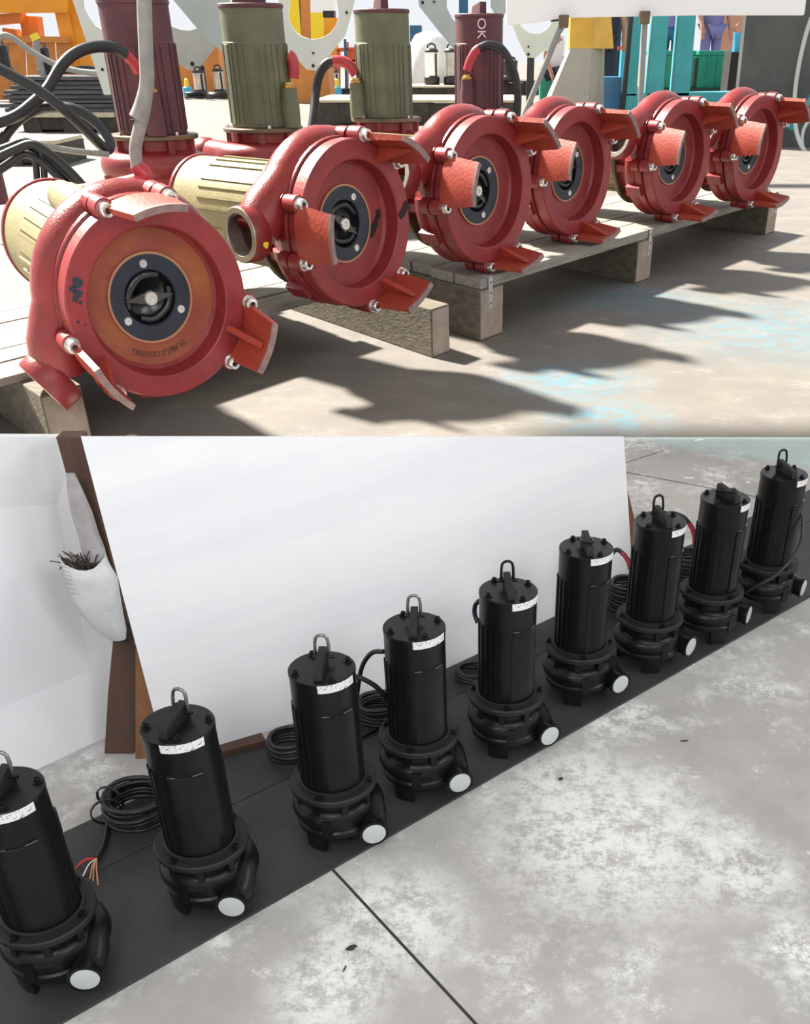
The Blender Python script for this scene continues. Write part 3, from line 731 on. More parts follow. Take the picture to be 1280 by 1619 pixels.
# a fifth maroon one cut by the left frame edge
p0 = at_z(-22, 330, .262)
red_pump(Matrix.Translation((p0.x-.02, p0.y, ZB-.30)), 0, 'red pump part at the far left edge, cut off by the frame', G2, 'maroon', False, cap='maroon') if False else None
# cast lettering in the dish of pump 1
txt = 'TPU48/UT/003/XXG'
e1 = LP[1][0]
for k, ch in enumerate(txt):
    if ch == ' ': continue
    a = D2R(302 - k*(62/len(txt)))                       # seen angle, lettering reads from outside in
    me = text_mesh('cast_letter', ch, .030*S, 'cast_text', .002)
    rr = .192*S
    q = LP[1][1] @ Vector((rr*math.cos(-a), rr*math.sin(-a), .284*S))
    R3 = LP[1][1].to_3x3(); ex = R3 @ Vector((math.cos(-a), math.sin(-a), 0)); nz = R3 @ Vector((0, 0, -1))
    upv = -ex * -1                                        # letter tops point outward
    rt = upv.cross(nz)
    mm = Matrix((rt, upv, nz)).transposed().to_4x4(); mm.translation = q
    o = put('cast_letter', me, e1); o.matrix_local = e1.matrix_world.inverted() @ mm

# ================================================================== PALLETS
ED = Vector((.55, .835, 0)).normalized(); EN = Vector((-.62, .785, 0)).normalized()
EP = Vector((-ED.y, ED.x, 0))
def pallet(origin, L, widths, zt, sleepers, label, name='timber_pallet', th=.035, mt='plank', bm='beam', hb=None, strap=(), seed=1):
    rd = random.Random(seed)
    mx = Matrix((ED, EP, Vector((0, 0, 1)))).transposed().to_4x4(); mx.translation = Vector((origin.x, origin.y, 0))
    root = empty(name, mx, label, 'pallet'); y = 0; sk_ = EN.dot(ED)/EN.dot(EP)
    for wd in widths:
        mb = MB(); l = L+rd.uniform(-.03, .03); x0 = rd.uniform(-.02, .02)
        mb.box(x0, x0+l, .004, wd-.008, zt-th, zt+rd.uniform(-.003, .002))
        mb.v = [(x+sk_*yy, yy, z) for x, yy, z in mb.v]
        mb.build('plank', mt, root, 0, .003, Matrix.Translation((sk_*y, y, 0))); y += wd
    dp = y
    for (x, f, wd) in sleepers:                                # position along the front edge, overhang in front, width
        h = (zt-th) if hb is None else hb; dl = (mx.to_3x3().inverted() @ EN)
        def shear(mb): mb.v = [(dl.x*u+v_, dl.y*u, z) for u, v_, z in mb.v]; return mb
        s_ = shear(MB().box(-f, dp*1.02, -wd/2, wd/2, .0, h-.002)).build('sleeper', bm, root, 0, .006, Matrix.Translation((x, 0, 0)))
        shear(MB().box(-f-.003, -f+.001, -wd/2+.008, wd/2-.008, .008, h-.012)).build('sawn_end', 'beam_end', s_, 0)
    for x in strap:
        st_ = MB().box(x-.02, x+.02, -.008, .0, zt-.17, zt-.004).box(x-.02, x+.02, -.008, .05, zt-.002, zt+.004)
        st_.build('steel_strap', 'galv', root, 0, .002)
        for zz in (.03, .085, .14):
            MB().lathe([(.0001, .004), (.006, .003), (.007, 0)], 8, Matrix.Translation((x, -.008, zt-zz)) @ Matrix.Rotation(PI/2, 4, 'X')).build('nail_head', 'steel_dark', root, 30)
    return root
ZD = .288
o1_ = at_z(0, 598, ZD)-ED*.6
e1_ = at_z(575, 462, ZD); L1_ = (e1_-o1_).dot(ED)
def slp(px, py, o):
    q = at_z(px, py, 0)-Vector((o.x, o.y, 0)); det = ED.x*(-EN.y)-ED.y*(-EN.x)
    return (q.x*(-EN.y)-q.y*(-EN.x))/det, (ED.x*q.y-ED.y*q.x)/det
sA = slp(697, 561, o1_); sB = slp(118, 712, o1_)
def along(px, py, o): q = at_z(px, py, 0); return (q-o)
k1 = (at_z(60, 640, .25)-o1_).dot(ED)
pallet(o1_, L1_, (.22, .20, .24, .21, .22, .2), ZD, [(sA[0], sA[1], .17), (sB[0], sB[1], .20)], 'weathered timber pallet at the left under the nearest two lying pumps', seed=2)
ZD2 = .332
o2_ = at_z(762, 441, ZD2); e2_ = at_z(1228, 302, ZD2); L2_ = (e2_-o2_).dot(ED)
b2 = at_z(1000, 372, ZD2); xm = (b2-o2_).dot(ED)+.25
pallet(o2_, L2_, (.24, .22, .21, .23, .22), ZD2, [(.10, .0, .25), (xm, .0, .25), (L2_-.13, .0, .25)], 'long weathered timber pallet under the four far lying pumps', strap=(.08, xm+.06, L2_-.06), seed=4, th=.055)
ob = SA-ED*1.15-EP*.52; Lb = (SD-SA).length+2.0
pallet(ob, Lb, (.26, .25, .26, .25), ZB-.003, [(.3, 0, .2), (Lb*.5, 0, .2), (Lb-.3, 0, .2)], 'long pale pallet under the standing motor pumps', mt='pale_wood', bm='dark_pallet', seed=6)

# cables in the upper hall
def up_cable(lab, pts, r, m='cable', name='pump_cable'): return cable(name, lab, pts, r, m, 10, 8)
ya = SA.y
c1_ = LP[1][1] @ (RZ(-D2R(215)) @ RZ(D2R(105)) @ Vector((.252*S, 0, .80*S)))
sl = empty('sleeved_cable', c1_, 'black cable in a grey sleeve rising from the nearest lying pump', 'cable')
def at_d(px, py, Y): return at_y(px, py, Y)-c1_
yc = c1_.y
MB().tube(spline([Vector((0, 0, 0)), at_d(222, 285, yc), at_d(216, 262, yc)], 8), .030, 12).build('red_boot', 'shrink', sl, 60)
MB().tube(spline([at_d(217, 268, yc), at_d(214, 235, yc), at_d(220, 205, yc), at_d(224, 185, yc)], 8), .024, 12).build('inner_cable', 'sleeve', sl, 60)
sv = spline([at_d(219, 188, yc), at_d(226, 165, yc), at_d(232, 130, yc), at_d(231, 90, yc), at_d(229, 40, yc), at_d(227, -25, yc)], 8)
MB().tube(sv, [.036-.009*min(1, i/14) for i in range(len(sv))], 14).build('grey_sleeve', 'sleeve', sl, 60)
MB().lathe([(.0001, 0), (.034, 0)], 16, Matrix.Translation(sv[0]+Vector((0, 0, -.001)))).build('sleeve_mouth', 'gap', sl, 0)
yl = 7.2
cb = empty('pump_cable', at_y(218, 108, SA.y-.32), 'thick black cable with red sleeve looping left from the first standing pump', 'cable'); oo = Vector(cb.location)
MB().tube([p-oo for p in spline([at_y(x, y, Y) for x, y, Y in ((218, 112, SA.y-.3), (210, 98, SA.y-.34), (198, 86, SA.y-.38))], 6)], .036, 10).build('heat_shrink', 'shrink', cb, 60)
MB().tube([p-oo for p in spline([at_y(x, y, Y) for x, y, Y in ((200, 87, SA.y-.38), (180, 76, SA.y-.42), (150, 74, SA.y-.5), (120, 84, SA.y-.6), (97, 104, SA.y-.7), (75, 140, SA.y-.8), (50, 165, SA.y-.9), (20, 186, SA.y-1), (-30, 200, SA.y-1))], 8)], .034, 10).build('black_jacket', 'cable', cb, 60)
up_cable('thick black cable slanting down from the left frame edge to the first standing pump', [at_y(-30, 95, yl), at_y(20, 120, yl), at_y(60, 142, yl), at_y(100, 172, yl), at_y(135, 205, yl+.1), at_y(160, 230, yl+.2), at_y(172, 236, yl+.3), at_y(172, 220, yl+.35), at_y(150, 192, yl+.4), at_y(115, 172, yl+.4), at_y(70, 170, yl+.4), at_y(35, 185, yl+.3), at_y(8, 215, yl+.2), at_y(-10, 260, yl+.1)], .032)
up_cable('grey cable lying straight from the cable bundle to the first standing pump', [at_y(38, 222, yl-.3), at_y(60, 228, yl-.3), at_y(110, 238, yl-.1), at_y(170, 244, yl+.2)], .018, 'sleeve')
for i, (pp, lab) in enumerate(((((-20, 245), (15, 232), (40, 224), (62, 238), (90, 268), (118, 295)), 'first'), (((-15, 262), (20, 244), (45, 232), (70, 246), (98, 272), (128, 297)), 'second'),
    (((-15, 278), (15, 258), (40, 243), (66, 256), (88, 276), (108, 298)), 'third'), (((-10, 252), (25, 236), (52, 228), (80, 244), (110, 270), (136, 298)), 'fourth'))):
    up_cable('black cable of the tied bundle behind the nearest pump, %s strand' % lab, [at_y(x, y, yl-.9-.03*i) for x, y in pp], .022)
for i, (x0, lab) in enumerate(((57, 'left'), (69, 'right'))):
    up_cable('black cable tail hanging straight from the bundle, %s one' % lab, [at_y(x0-4, 240, yl-.95), at_y(x0, 262, yl-.95), at_y(x0+2, 297, yl-.95)], .018)
# cable of the second green pump and of the far maroon one
def arch(lab, red, blk, r):
    root = empty('pump_cable', red[0], lab, 'cable'); o = Vector(red[0])
    MB().tube([p-o for p in spline(red, 8)], r*1.08, 10).build('heat_shrink', 'shrink', root, 60)
    MB().tube([p-o for p in spline(blk, 8)], r, 10).build('black_jacket', 'cable', root, 60)
yc_ = SC.y-.1
arch('black cable with red sleeve arching left from the second green pump', [at_y(x, y, yc_) for x, y in ((562, 118), (553, 104), (540, 97), (526, 97))],
     [at_y(x, y, Y) for x, y, Y in ((527, 97, yc_), (515, 102, yc_), (505, 118, yc_), (499, 145, yc_), (496, 180, yc_-.1), (491, 215, yc_-.2), (488, 240, yc_-.3))], .040)
yb_ = SB.y
arch('short red sleeved cable at the right of the first green pump', [at_y(x, y, yb_-.05) for x, y in ((464, 124), (464, 105), (461, 92), (456, 88))], [at_y(x, y, yb_+.1) for x, y in ((457, 88), (454, 100), (453, 120))], .040)
yd_ = SD.y-.42
arch('black cable with red sleeve arching right from the far maroon pump', [at_y(x, y, yd_) for x, y in ((738, 112), (742, 98), (750, 83), (757, 77))],
     [at_y(x, y, yd_) for x, y in ((756, 77), (772, 71), (790, 76), (803, 92), (814, 120), (818, 150), (817, 180), (812, 205))], .038)
# black paint smear across the rim and dish of the second lying pump, dark scuff on the first
def smear(e, mx, pts, z, name, m='gap', w0=.008, w1=.018):
    L = [Vector((r*S*math.cos(-D2R(a)), r*S*math.sin(-D2R(a)), z*S)) for a, r in pts]
    mb = MB(); rd = random.Random(5)
    for i, p in enumerate(L):
        wd = S*rd.uniform(w0, w1); d = (L[min(i+1, len(L)-1)]-L[max(i-1, 0)]).normalized(); n_ = Vector((-d.y, d.x, 0))
        mb.v += [tuple(p+n_*wd), tuple(p-n_*wd)]
    for i in range(len(L)-1): mb.f.append((2*i, 2*i+1, 2*i+3, 2*i+2))
    o = mb.build(name, m, e, 0); o.matrix_local = e.matrix_world.inverted() @ mx
    so2 = o.modifiers.new('thick', 'SOLIDIFY'); so2.thickness = .002
    return o
tag(smear(LP[2][0], LP[2][1], [(-22, .160), (-19, .168), (-16, .166), (-12, .178), (-9, .176), (-5, .190), (0, .194), (2, .203), (6, .208), (7, .222)], .2822, 'paint_smear'), 'black paint smear')
smear(LP[2][0], LP[2][1], [(2, .256), (4, .27), (6, .285), (9, .30), (11, .315)], .1985, 'paint_smear')
def blob(e, mx, x, y, z, r, name, m, seed):
    rd = random.Random(seed)
    pl = [(r*S*rd.uniform(.55, 1.1)*math.cos(t_*PI/6), r*S*rd.uniform(.55, 1.1)*math.sin(t_*PI/6)) for t_ in range(12)]
    o = MB().prism(pl, -.001, .0006, T(x*S, y*S, z*S)).build(name, m, e, 0); o.matrix_local = e.matrix_world.inverted() @ mx; return o
for k, (a_, r_, sz) in enumerate(((160, .285, .020), (164, .298, .013), (166, .280, .017), (170, .287, .012), (172, .272, .008), (184, .29, .006), (187, .27, .005))):
    blob(LP[1][0], LP[1][1], r_*math.cos(-D2R(a_)), r_*math.sin(-D2R(a_)), .1995, sz, 'dark_scuff', 'wear', k)
blob(LP[2][0], LP[2][1] @ RZ(-D2R(180)), .445, -.03, .282, .016, 'paint_dab', 'yel_cap', 3)
# ================================================================== FAR HALL
def gb(name, px0, px1, pyt, pyb, dp, m, lab, cat, z0=0.0, par=None, bev=.01):
    """box whose front face spans these pixels, standing on height z0"""
    a = at_z(px0, pyb, z0); Y = a.y; b = at_y(px1, pyb, Y); t_ = at_y(px0, pyt, Y)
    mb = MB().box(a.x, b.x, Y, Y+dp, z0, t_.z)
    o = mb.build(name, m, par, 0, bev)
    return tag(o, lab, cat)
def quadY(pts, Y, dp): return MB().slab([at_y(x, y, Y) for x, y in pts], (0, dp, 0))
# stack of dark boards on a pallet
Ys = at_z(100, 209).y
stk = empty('board_pallet', at_z(100, 209), 'dark low pallet carrying the stack of boards at the left', 'pallet'); so_ = Vector(stk.location)
def rel(mb, o): mb.v = [tuple(Vector(v)-o) for v in mb.v]; return mb
xl, xr = at_y(34, 209, Ys).x, at_y(186, 209, Ys).x; zp = at_y(100, 178, Ys).z
rel(MB().box(xl, xr, Ys-.1, Ys+1.6, zp-.08, zp), so_).build('deck', 'pale_wood', stk, 0, .01)
for k in range(3):
    x = xl+(xr-xl)*(.04+.41*k); rel(MB().box(x, x+.35, Ys-.05, Ys+1.5, 0, zp-.08), so_).build('bearer', 'dark_pallet', stk, 0, .01)
rel(MB().box(xl+.3, xr, Ys-.02, Ys+.02, .04, zp-.08), so_).build('side_board', 'dark_pallet', stk, 0, .01)
zt = at_y(100, 120, Ys).z; nbd = 8
xa, xb = at_y(26, 150, Ys).x, at_y(184, 150, Ys).x
names = ['bottom', 'second', 'third', 'fourth', 'fifth', 'sixth', 'seventh', 'topmost']
for k in range(nbd):
    z0 = zp+(zt-zp)*k/nbd; rd = random.Random(k); j = rd.uniform(-.12, .08)
    tag(MB().box(xa+j-.05*(nbd-k), xb+.1, Ys+.1+rd.uniform(-.04, .04), Ys+1.4, z0, z0+(zt-zp)/nbd-.012).build('dark_board', 'dark_wood', None, 0, .008),
        'dark weathered board, %s of the stack at the left' % names[k], 'board', 'stack of dark boards')
# second dark pallet bits behind the standing pumps
def low_pallet(px0, px1, pyt, pyb, lab, dp=1.6, top='pale_wood'):
    a = at_z(px0, pyb); Y = a.y; b = at_y(px1, pyb, Y); t_ = at_y(px0, pyt, Y).z; o = empty('low_pallet', a, lab, 'pallet')
    n_ = 5; 
    for k in range(n_): rel(MB().box(a.x, b.x, Y+dp*k/n_, Y+dp*(k+.9)/n_, t_-.05, t_), a).build('plank', top, o, 0, .006)
    for k in range(3):
        x = a.x+(b.x-a.x)*(.0+.44*k); rel(MB().box(x, x+(b.x-a.x)*.12, Y+.02, Y+dp, 0, t_-.05), a).build('bearer', 'dark_pallet', o, 0, .006)
    rel(MB().box(a.x+.02, b.x-.02, Y+.05, Y+.09, .03, t_-.06), a).build('side_board', 'dark_pallet', o, 0, .006)
low_pallet(498, 820, 158, 198, 'dark sided pallet behind the two right standing pumps', 3.0, 'pale_wood')
low_pallet(-40, 95, 222, 262, 'dark sided pallet under the cable bundle at the left edge', 1.2, 'pale_wood')
low_pallet(645, 785, 136, 153, 'pale pallet carrying small pumps behind the far maroon pump', 3.0, 'pale_wood')
low_pallet(795, 872, 128, 150, 'dark pallet under the pump beside the crouching worker', 2.0, 'dark_pallet')

# yellow gantry frame
Yg = at_z(60, 160).y
gt = empty('gantry_frame', at_z(60, 160), 'orange yellow steel machine frame at the top left', 'frame'); go = Vector(gt.location)
def gq(nm, pts, m, Y=Yg, dp=.5): rel(quadY(pts, Y, dp), go).build(nm, m, gt, 0, .01)
gq('top_beam', ((-40, -60), (106, -60), (106, 20), (-40, 20)), 'yellow', Yg-.2)
gq('leg', ((86, 18), (108, 18), (120, 75), (124, 120), (112, 120), (97, 70)), 'yellow')
gq('leg', ((100, -60), (106, -60), (158, 150), (128, 150), (110, 40)), 'yellow', Yg+.1)
gq('cross_beam', ((-40, 24), (32, 20), (32, 36), (-40, 42)), 'orange_bd', Yg+.2)
gq('upright', ((30, 24), (58, 26), (62, 58), (35, 58)), 'orange_bd', Yg+.6)
gq('inner_upright', ((3, 44), (22, 46), (28, 58), (4, 58)), 'orange_bd', Yg+.5)
for i, (p, lab) in enumerate(((((-40, 57), (74, 57), (74, 62), (-40, 62)), 'r'),)): gq('low_rail', ((-40, 56), (110, 58), (110, 68), (-40, 66)), 'orange_bd', Yg-.25, .1)
for i, (x0, x1) in enumerate(((-40, 12), (13, 38), (40, 60), (62, 86), (88, 112))): gq('panel', ((x0, 67), (x1, 67), (x1+5, 158), (x0+5, 158)), 'orange_bd', Yg-.15, .08)
gq('brace_plate', ((124, 95), (154, 95), (160, 158), (126, 158)), 'orange_bd', Yg+.3, .3)
# orange machine body behind the green pumps
gb('orange_cabinet', 268, 352, 62, 145, 1.5, 'orange_bd', 'orange panelled cabinet behind the first green standing pump', 'cabinet')
gb('orange_bin', 452, 522, 88, 163, 1.5, 'orange_bd', 'rust orange box between the two green standing pumps', 'box')
yf = empty('yellow_machine', at_z(495, 158)+Vector((0, 9, 0)), 'bright yellow machine columns seen through the round cutout', 'machine'); yo = Vector(yf.location); Yf = yo.y
for (nm, pts, m) in (('column', ((455, -30), (470, -30), (478, 90), (455, 90)), 'yellow_br'), ('dark_panel', ((474, -30), (490, -30), (492, 95), (477, 95)), 'orange_bd'),
                     ('column', ((490, 20), (512, 20), (512, 95), (490, 95)), 'yellow_br'), ('white_cover', ((490, -30), (510, -30), (510, 20), (490, 20)), 'white_panel'),
                     ('black_band', ((510, 17), (528, 17), (528, 28), (510, 28)), 'blk_plastic'), ('upper_cover', ((510, -30), (527, -30), (527, 17), (510, 17)), 'white_panel'), ('body', ((512, 28), (532, 28), (532, 95), (512, 95)), 'yellow')):
    rel(quadY(pts, Yf, .6), yo).build(nm, m, yf, 0, .01)
rel(MB().box(at_y(455, 90, Yf).x, at_y(530, 90, Yf).x, Yf-.1, Yf+.8, 0, at_y(455, 90, Yf).z), yo).build('base', 'orange_bd', yf, 0, .02)
# hanging steel plates with round cutouts
def arc(cx, cy, r, a0, a1, n=12): return [(cx+r*math.cos(D2R(a0+(a1-a0)*k/n)), cy-r*math.sin(D2R(a0+(a1-a0)*k/n))) for k in range(n+1)]
def plate(pts, Y, m, lab, holes=(), dp=.10, post=None):
    c = at_y(sum(p[0] for p in pts)/len(pts), sum(p[1] for p in pts)/len(pts), Y)
    e = empty('lifting_plate', c, lab, 'plate')
    rel(quadY(pts, Y, dp), c).build('plate_body', m, e, 0, .008)
    if post:
        q = at_y(post[0], post[1], Y+.05); rel(MB().box(q.x-.09, q.x+.09, q.y, q.y+.12, 0, q.z), c).build('support_post', 'blk_plastic', e, 0, .01)
    for (x, y, r) in holes:
        q = at_y(x, y, Y); rr = r*Y/F/1.18
        rel(MB().lathe([(.0001, 0), (rr, 0), (rr, .02), (.0001, .02)], 16, Matrix.Translation(q) @ Matrix.Rotation(PI/2, 4, 'X')), c).build('bolt_hole', 'gap', e, 30)
plate([(101, -40), (126, -40), (131, 12), (139, 28), (150, 40), (160, 46), (176, 150), (164, 150)], 22, 'plate_lt', 'pale slanting steel plate left of the first standing pump', [(162, 110, 2)])
plate([(245, -60), (272, -2), (312, 46), (353, 84), (362, 20), (362, -60)], 17, 'plate', 'large blue grey steel plate between the first maroon and first green pumps')
plate([(250, 38), (272, 42)]+[(285, 47), (300, 48.5), (313, 44)]+[(330, 56), (343, 70), (318, 104), (313, 111), (297, 111), (270, 92), (252, 70)], 42, 'plate', 'grey steel plate with pointed tip below the blue grey plate', [(304, 101, 3)], post=(318, 104))
plate([(440, -60), (440, 72), (455, 82), (472, 96), (484, 110), (500, 112), (512, 98), (545, 55), (552, 30), (575, -60), (527, -60)]+arc(495, 22, 40, 20, -200, 16)+[(452, -60)], 17, 'plate_lt', 'pale steel plate with round cutout between the two green pumps', [(495, 104, 2.2), (495, 84, 1.6), (548, 20, 1.8)])
plate([(655, -60), (662, 10), (726, 90), (740, 95), (745, 50)]+[(728, 42), (715, 30), (706, 12), (704, -60)], 17, 'plate', 'grey slanting steel plate left of the far maroon pump', [(668, 4, 2), (686, 3, 1.6)])
plate([(775, -60), (775, 10), (786, 30), (800, 20), (812, -60)], 17, 'plate', 'grey steel plate just right of the far maroon pump top', [(806, 5, 2)])
plate([(808, 36), (818, 62), (833, 91), (846, 92), (866, 74), (908, 30), (886, 33)]+arc(846, 26, 27, -20, -160, 10)[0:11]+[(815, 34)], 30, 'plate_lt', 'pale pointed steel plate left of the concrete footing', [(835, 86, 2), (835, 74, 1.4)], post=(839, 90))

# small pumps in the distance
def small_pump(px, pyb, pyt, wpx, m, lab, handle=True, z0=0, cone=False):
    a = at_z(px, pyb, z0); Y = a.y; R = wpx/2*Y/F/1.18; H = at_y(px, pyt, Y).z-z0
    e = empty('drainage_pump', a, lab, 'pump', 'small pumps in the background')
    MB().lathe([(.0001, 0), (R*1.15, 0), (R*1.25, H*.05), (R*1.2, H*.2), (R, H*.24)], 20).build('base', 'blk_plastic', e, 30)
    MB().lathe([(R, H*.22), (R, H*.84)], 24).build('shell', m, e, 60)
    MB().lathe([(R*1.04, H*.83), (R*1.04, H*.88), (R*.8, H*.93), (.0001, H*.93)], 20).build('head', 'blk_plastic', e, 30)
    MB().tube(spline([(-R*.6, 0, H*.9), (-R*.55, 0, H), (0, 0, H*1.05), (R*.55, 0, H), (R*.6, 0, H*.9)], 5), R*.12, 6).build('handle', 'blk_plastic', e, 60)
    MB().tube([(R*.7, -R*.9, H*.15), (R*.7, -R*.9, H*.8)], R*.16, 6).build('float_rod', 'blk_plastic', e, 60)
    return a
small_pump(318, 152, 108, 17, 'stainless', 'small stainless pump under the tip of the grey plate')
small_pump(349, 152, 105, 16, 'stainless', 'small stainless pump at the left flank of the first green pump')
small_pump(530, 150, 108, 15, 'stainless', 'small stainless pump behind the arch of the red sleeved cable')
for i, (x, w_, m, lab) in enumerate(((683, 20, 'white_panel', 'small white shelled pump behind the grey slanting plate'), (714, 21, 'stainless', 'small stainless pump just left of the far maroon pump'))):
    zz = at_y(x, 136, at_z(700, 153).y).z; yy = at_z(700, 153).y+.5
    a = at_y(x, 140, yy); small_pump(x, 134, 72, w_, m, lab, z0=zz-.001)
zs = zt
small_pump(8, 118, 66, 24, 'blk_plastic', 'small black pump with loop handle at the far left edge', z0=zs)
small_pump(74, 119, 70, 20, 'blk_plastic', 'small black pump with loop handle on the stack of boards', z0=zs)
small_pump(806, 128, 92, 22, 'blk_plastic', 'small dark pump right of the far maroon pump', z0=at_y(830, 128, at_z(830, 150).y).z)
def bg_coil(px, py, R, lab, z=0.0, seed=1):
    R = R*.7; c = at_z(px, py, z); tag(MB().tube(coil(c, R, 5, R*.09, R*.5, seed=seed), R*.09, 6).build('cable_coil', 'cable', None, 60), lab, 'cable')
bg_coil(311, 157, .48, 'coil of dark cable in front of the small stainless pump', seed=2)
bg_coil(348, 158, .50, 'coil of dark cable at the left of the first green pump', seed=3)
bg_coil(541, 153, .55, 'coil of dark cable behind the red sleeved arch', seed=4)
a = at_z(120, 119, zt); tag(MB().tube(coil(a, .38, 4, .03, .10, seed=7), .03, 6).build('cable_coil', 'cable', None, 60), 'loose coil of black cable on top of the stack of boards', 'cable')
def buoy(px, py, lab):
    c = at_z(px, py); Rr = .16; e = empty('float_switch', c, lab, 'float')
    MB().lathe([(.0001, 0), (Rr, 0), (Rr*1.1, .1), (Rr, .28), (Rr*.5, .32)], 14).build('body', 'blue_lt', e, 40)
    MB().lathe([(Rr*.55, .30), (Rr*.4, .52), (.0001, .56)], 12).build('cone', 'yel_cap', e, 40)
buoy(298, 154, 'blue and yellow float switch left of the small stainless pump'); buoy(533, 154, 'blue and yellow float switch behind the red sleeved arch')
# thin cables at the far left
ycl = Ys-1.0
up_cable('grey cable curving over the small black pumps at the left', [at_y(x, y, ycl) for x, y in ((-10, 75), (3, 57), (20, 60), (50, 82), (90, 103), (120, 112), (156, 116))], .05, 'sleeve')
ycl = Ys+.3
e = empty('rope_post', at_y(60, 119, ycl), 'pale strap with yellow end beside the small black pump', 'strap'); eo = Vector(e.location)
MB().tube([p-eo for p in spline([at_y(x, y, ycl) for x, y in ((57, 62), (58, 80), (63, 100), (69, 121))], 6)], .07, 8).build('strap', 'sleeve', e, 60)
MB().tube([at_y(53, 54, ycl)-eo, at_y(58, 64, ycl)-eo], .09, 8).build('yellow_end', 'yel_cap', e, 60)
# red trolley between the green pumps, blue bars
rt = empty('red_trolley', at_z(556, 144), 'red steel trolley frame behind the second green pump', 'trolley'); ro = Vector(rt.location); Yr = ro.y
for nm, pts in (('frame_bar', ((532, 78), (537, 78), (537, 150), (532, 150))), ('frame_bar', ((545, 66), (550, 66), (550, 150), (545, 150))), ('frame_bar', ((532, 76), (566, 74), (566, 80), (532, 82))), ('frame_bar', ((532, 95), (566, 93), (566, 100), (532, 101))), ('drum', ((549, 78), (566, 78), (566, 98), (549, 98)))):
    rel(quadY(pts, Yr, .3), ro).build(nm, 'red_bar', rt, 0, .02)
rel(quadY(((543, 62), (547, 62), (550, 150), (546, 150)), Yr-.3, .1), ro).build('blue_bar', 'blue', rt, 0, .01)
gb('blue_rack', 650, 668, 40, 128, 1.0, 'blue', 'blue steel rack post behind the second green pump', 'rack')
gb('blue_rack', 726, 740, -20, 100, .6, 'blue', 'blue upright showing above the far maroon pump', 'rack')
# white bulk bag
def bag(px, pyb, pyt, wpx, lab):
    a = at_z(px, pyb); Y = a.y; R = wpx/2*Y/F/1.18; H = at_y(px, pyt, Y).z; mb = MB(); pr = [(.0001, 0), (.8, 0), (1, .12), (1.02, .45), (.9, .75), (.55, .95), (.25, 1), (.0001, 1)]
    mb.lathe([(r*R, z*H) for r, z in pr], 20, Matrix.Translation(a)); rd = random.Random(2)
    mb.v = [(x+rd.uniform(-.05, .05)*R, y+rd.uniform(-.05, .05)*R, z) for x, y, z in mb.v]
    tag(mb.build('bulk_bag', 'bag_white', None, 60), lab, 'bag')
bag(680, 145, 50, 70, 'white bulging bulk bag behind the grey slanting plate')

# right side: white panel on rods
Yw = 15.0
wp_ = empty('panel_stand', at_y(1010, 262, Yw), 'long white panel on steel rods across the top right', 'panel'); wo = Vector(wp_.location)
rel(quadY(((800, -60), (1283, -60), (1271, 24), (1100, 24), (892, 28), (845, 36), (800, 40)), Yw, .12), wo).build('board', 'white_panel', wp_, 0, .01)
def rod(pts, r, nm='rod'): rel(MB().tube([at_y(*p) for p in pts], r, 10), wo).build(nm, 'steel_rod', wp_, 60)
rod([(1020, 24, Yw-.06), (1006, 273, Yw-.06)], .036); rod([(892, 30, Yw-.06), (790, 273, Yw-.06)], .036)
for (x, y) in ((1019, 27), (891, 33)):
    q = at_y(x, y, Yw-.12); rel(MB().box(q.x-.06, q.x+.06, q.y-.04, q.y+.1, q.z-.07, q.z+.06), wo).build('clamp', 'steel_dark', wp_, 0, .01)
for o in wp_.children: pass
# concrete footing with yellow column
Yc = at_z(900, 200).y
cf = empty('column_footing', at_z(900, 200), 'tapered concrete footing with yellow painted column', 'column'); fo_ = Vector(cf.location)
def frus(p_top, p_bot, y0t, y0b, dpt, dpb, nm, m):
    (xt0, xt1, yt), (xb0, xb1, yb) = p_top, p_bot
    A = [at_y(xb0, yb, y0b), at_y(xb1, yb, y0b)]; B = [at_y(xt0, yt, y0t), at_y(xt1, yt, y0t)]
    vs = [A[0], A[1], A[1]+Vector((.55, dpb, 0)), A[0]+Vector((0, dpb, 0)), B[0], B[1], B[1]+Vector((.35, dpt, 0)), B[0]+Vector((0, dpt, 0))]
    rel(MB().add(vs, [(3, 2, 1, 0), (4, 5, 6, 7), (0, 1, 5, 4), (1, 2, 6, 5), (2, 3, 7, 6), (3, 0, 4, 7)]), fo_).build(nm, m, cf, 0, .01)
frus((902, 935, 76), (850, 926, 203), Yc+.3, Yc, .7, 1.6, 'footing', 'concrete_ft')
frus((904, 938, -60), (900, 934, 77), Yc+.32, Yc+.3, .6, .6, 'column', 'yel_col')
# dark green backdrop cabinets and frames between footing and teal frame
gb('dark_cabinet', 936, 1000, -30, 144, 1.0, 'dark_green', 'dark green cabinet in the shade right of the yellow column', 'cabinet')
gb('blue_bin', 948, 978, 122, 192, 1.0, 'blue', 'blue plastic bin beside the concrete footing', 'bin')
of = empty('bar_gate', at_z(970, 160), 'narrow red orange frame in front of the dark cabinet', 'frame'); oo = Vector(of.location); Yo = oo.y
for nm, pts in (('post', ((974, -30), (980, -30), (967, 122), (961, 122))), ('rail', ((970, 73), (990, 73), (990, 79), (969, 79)))):
    rel(quadY(pts, Yo, .2), oo).build(nm, 'red_bar', of, 0, .01)
rel(quadY(((965, 110), (970, 110), (970, 165), (965, 165)), Yo, .15), oo).build('leg', 'red_bar', of, 0, .01)
gb('blue_locker', 978, 993, 40, 147, .5, 'blue_lt', 'light blue locker behind the orange gate', 'locker')
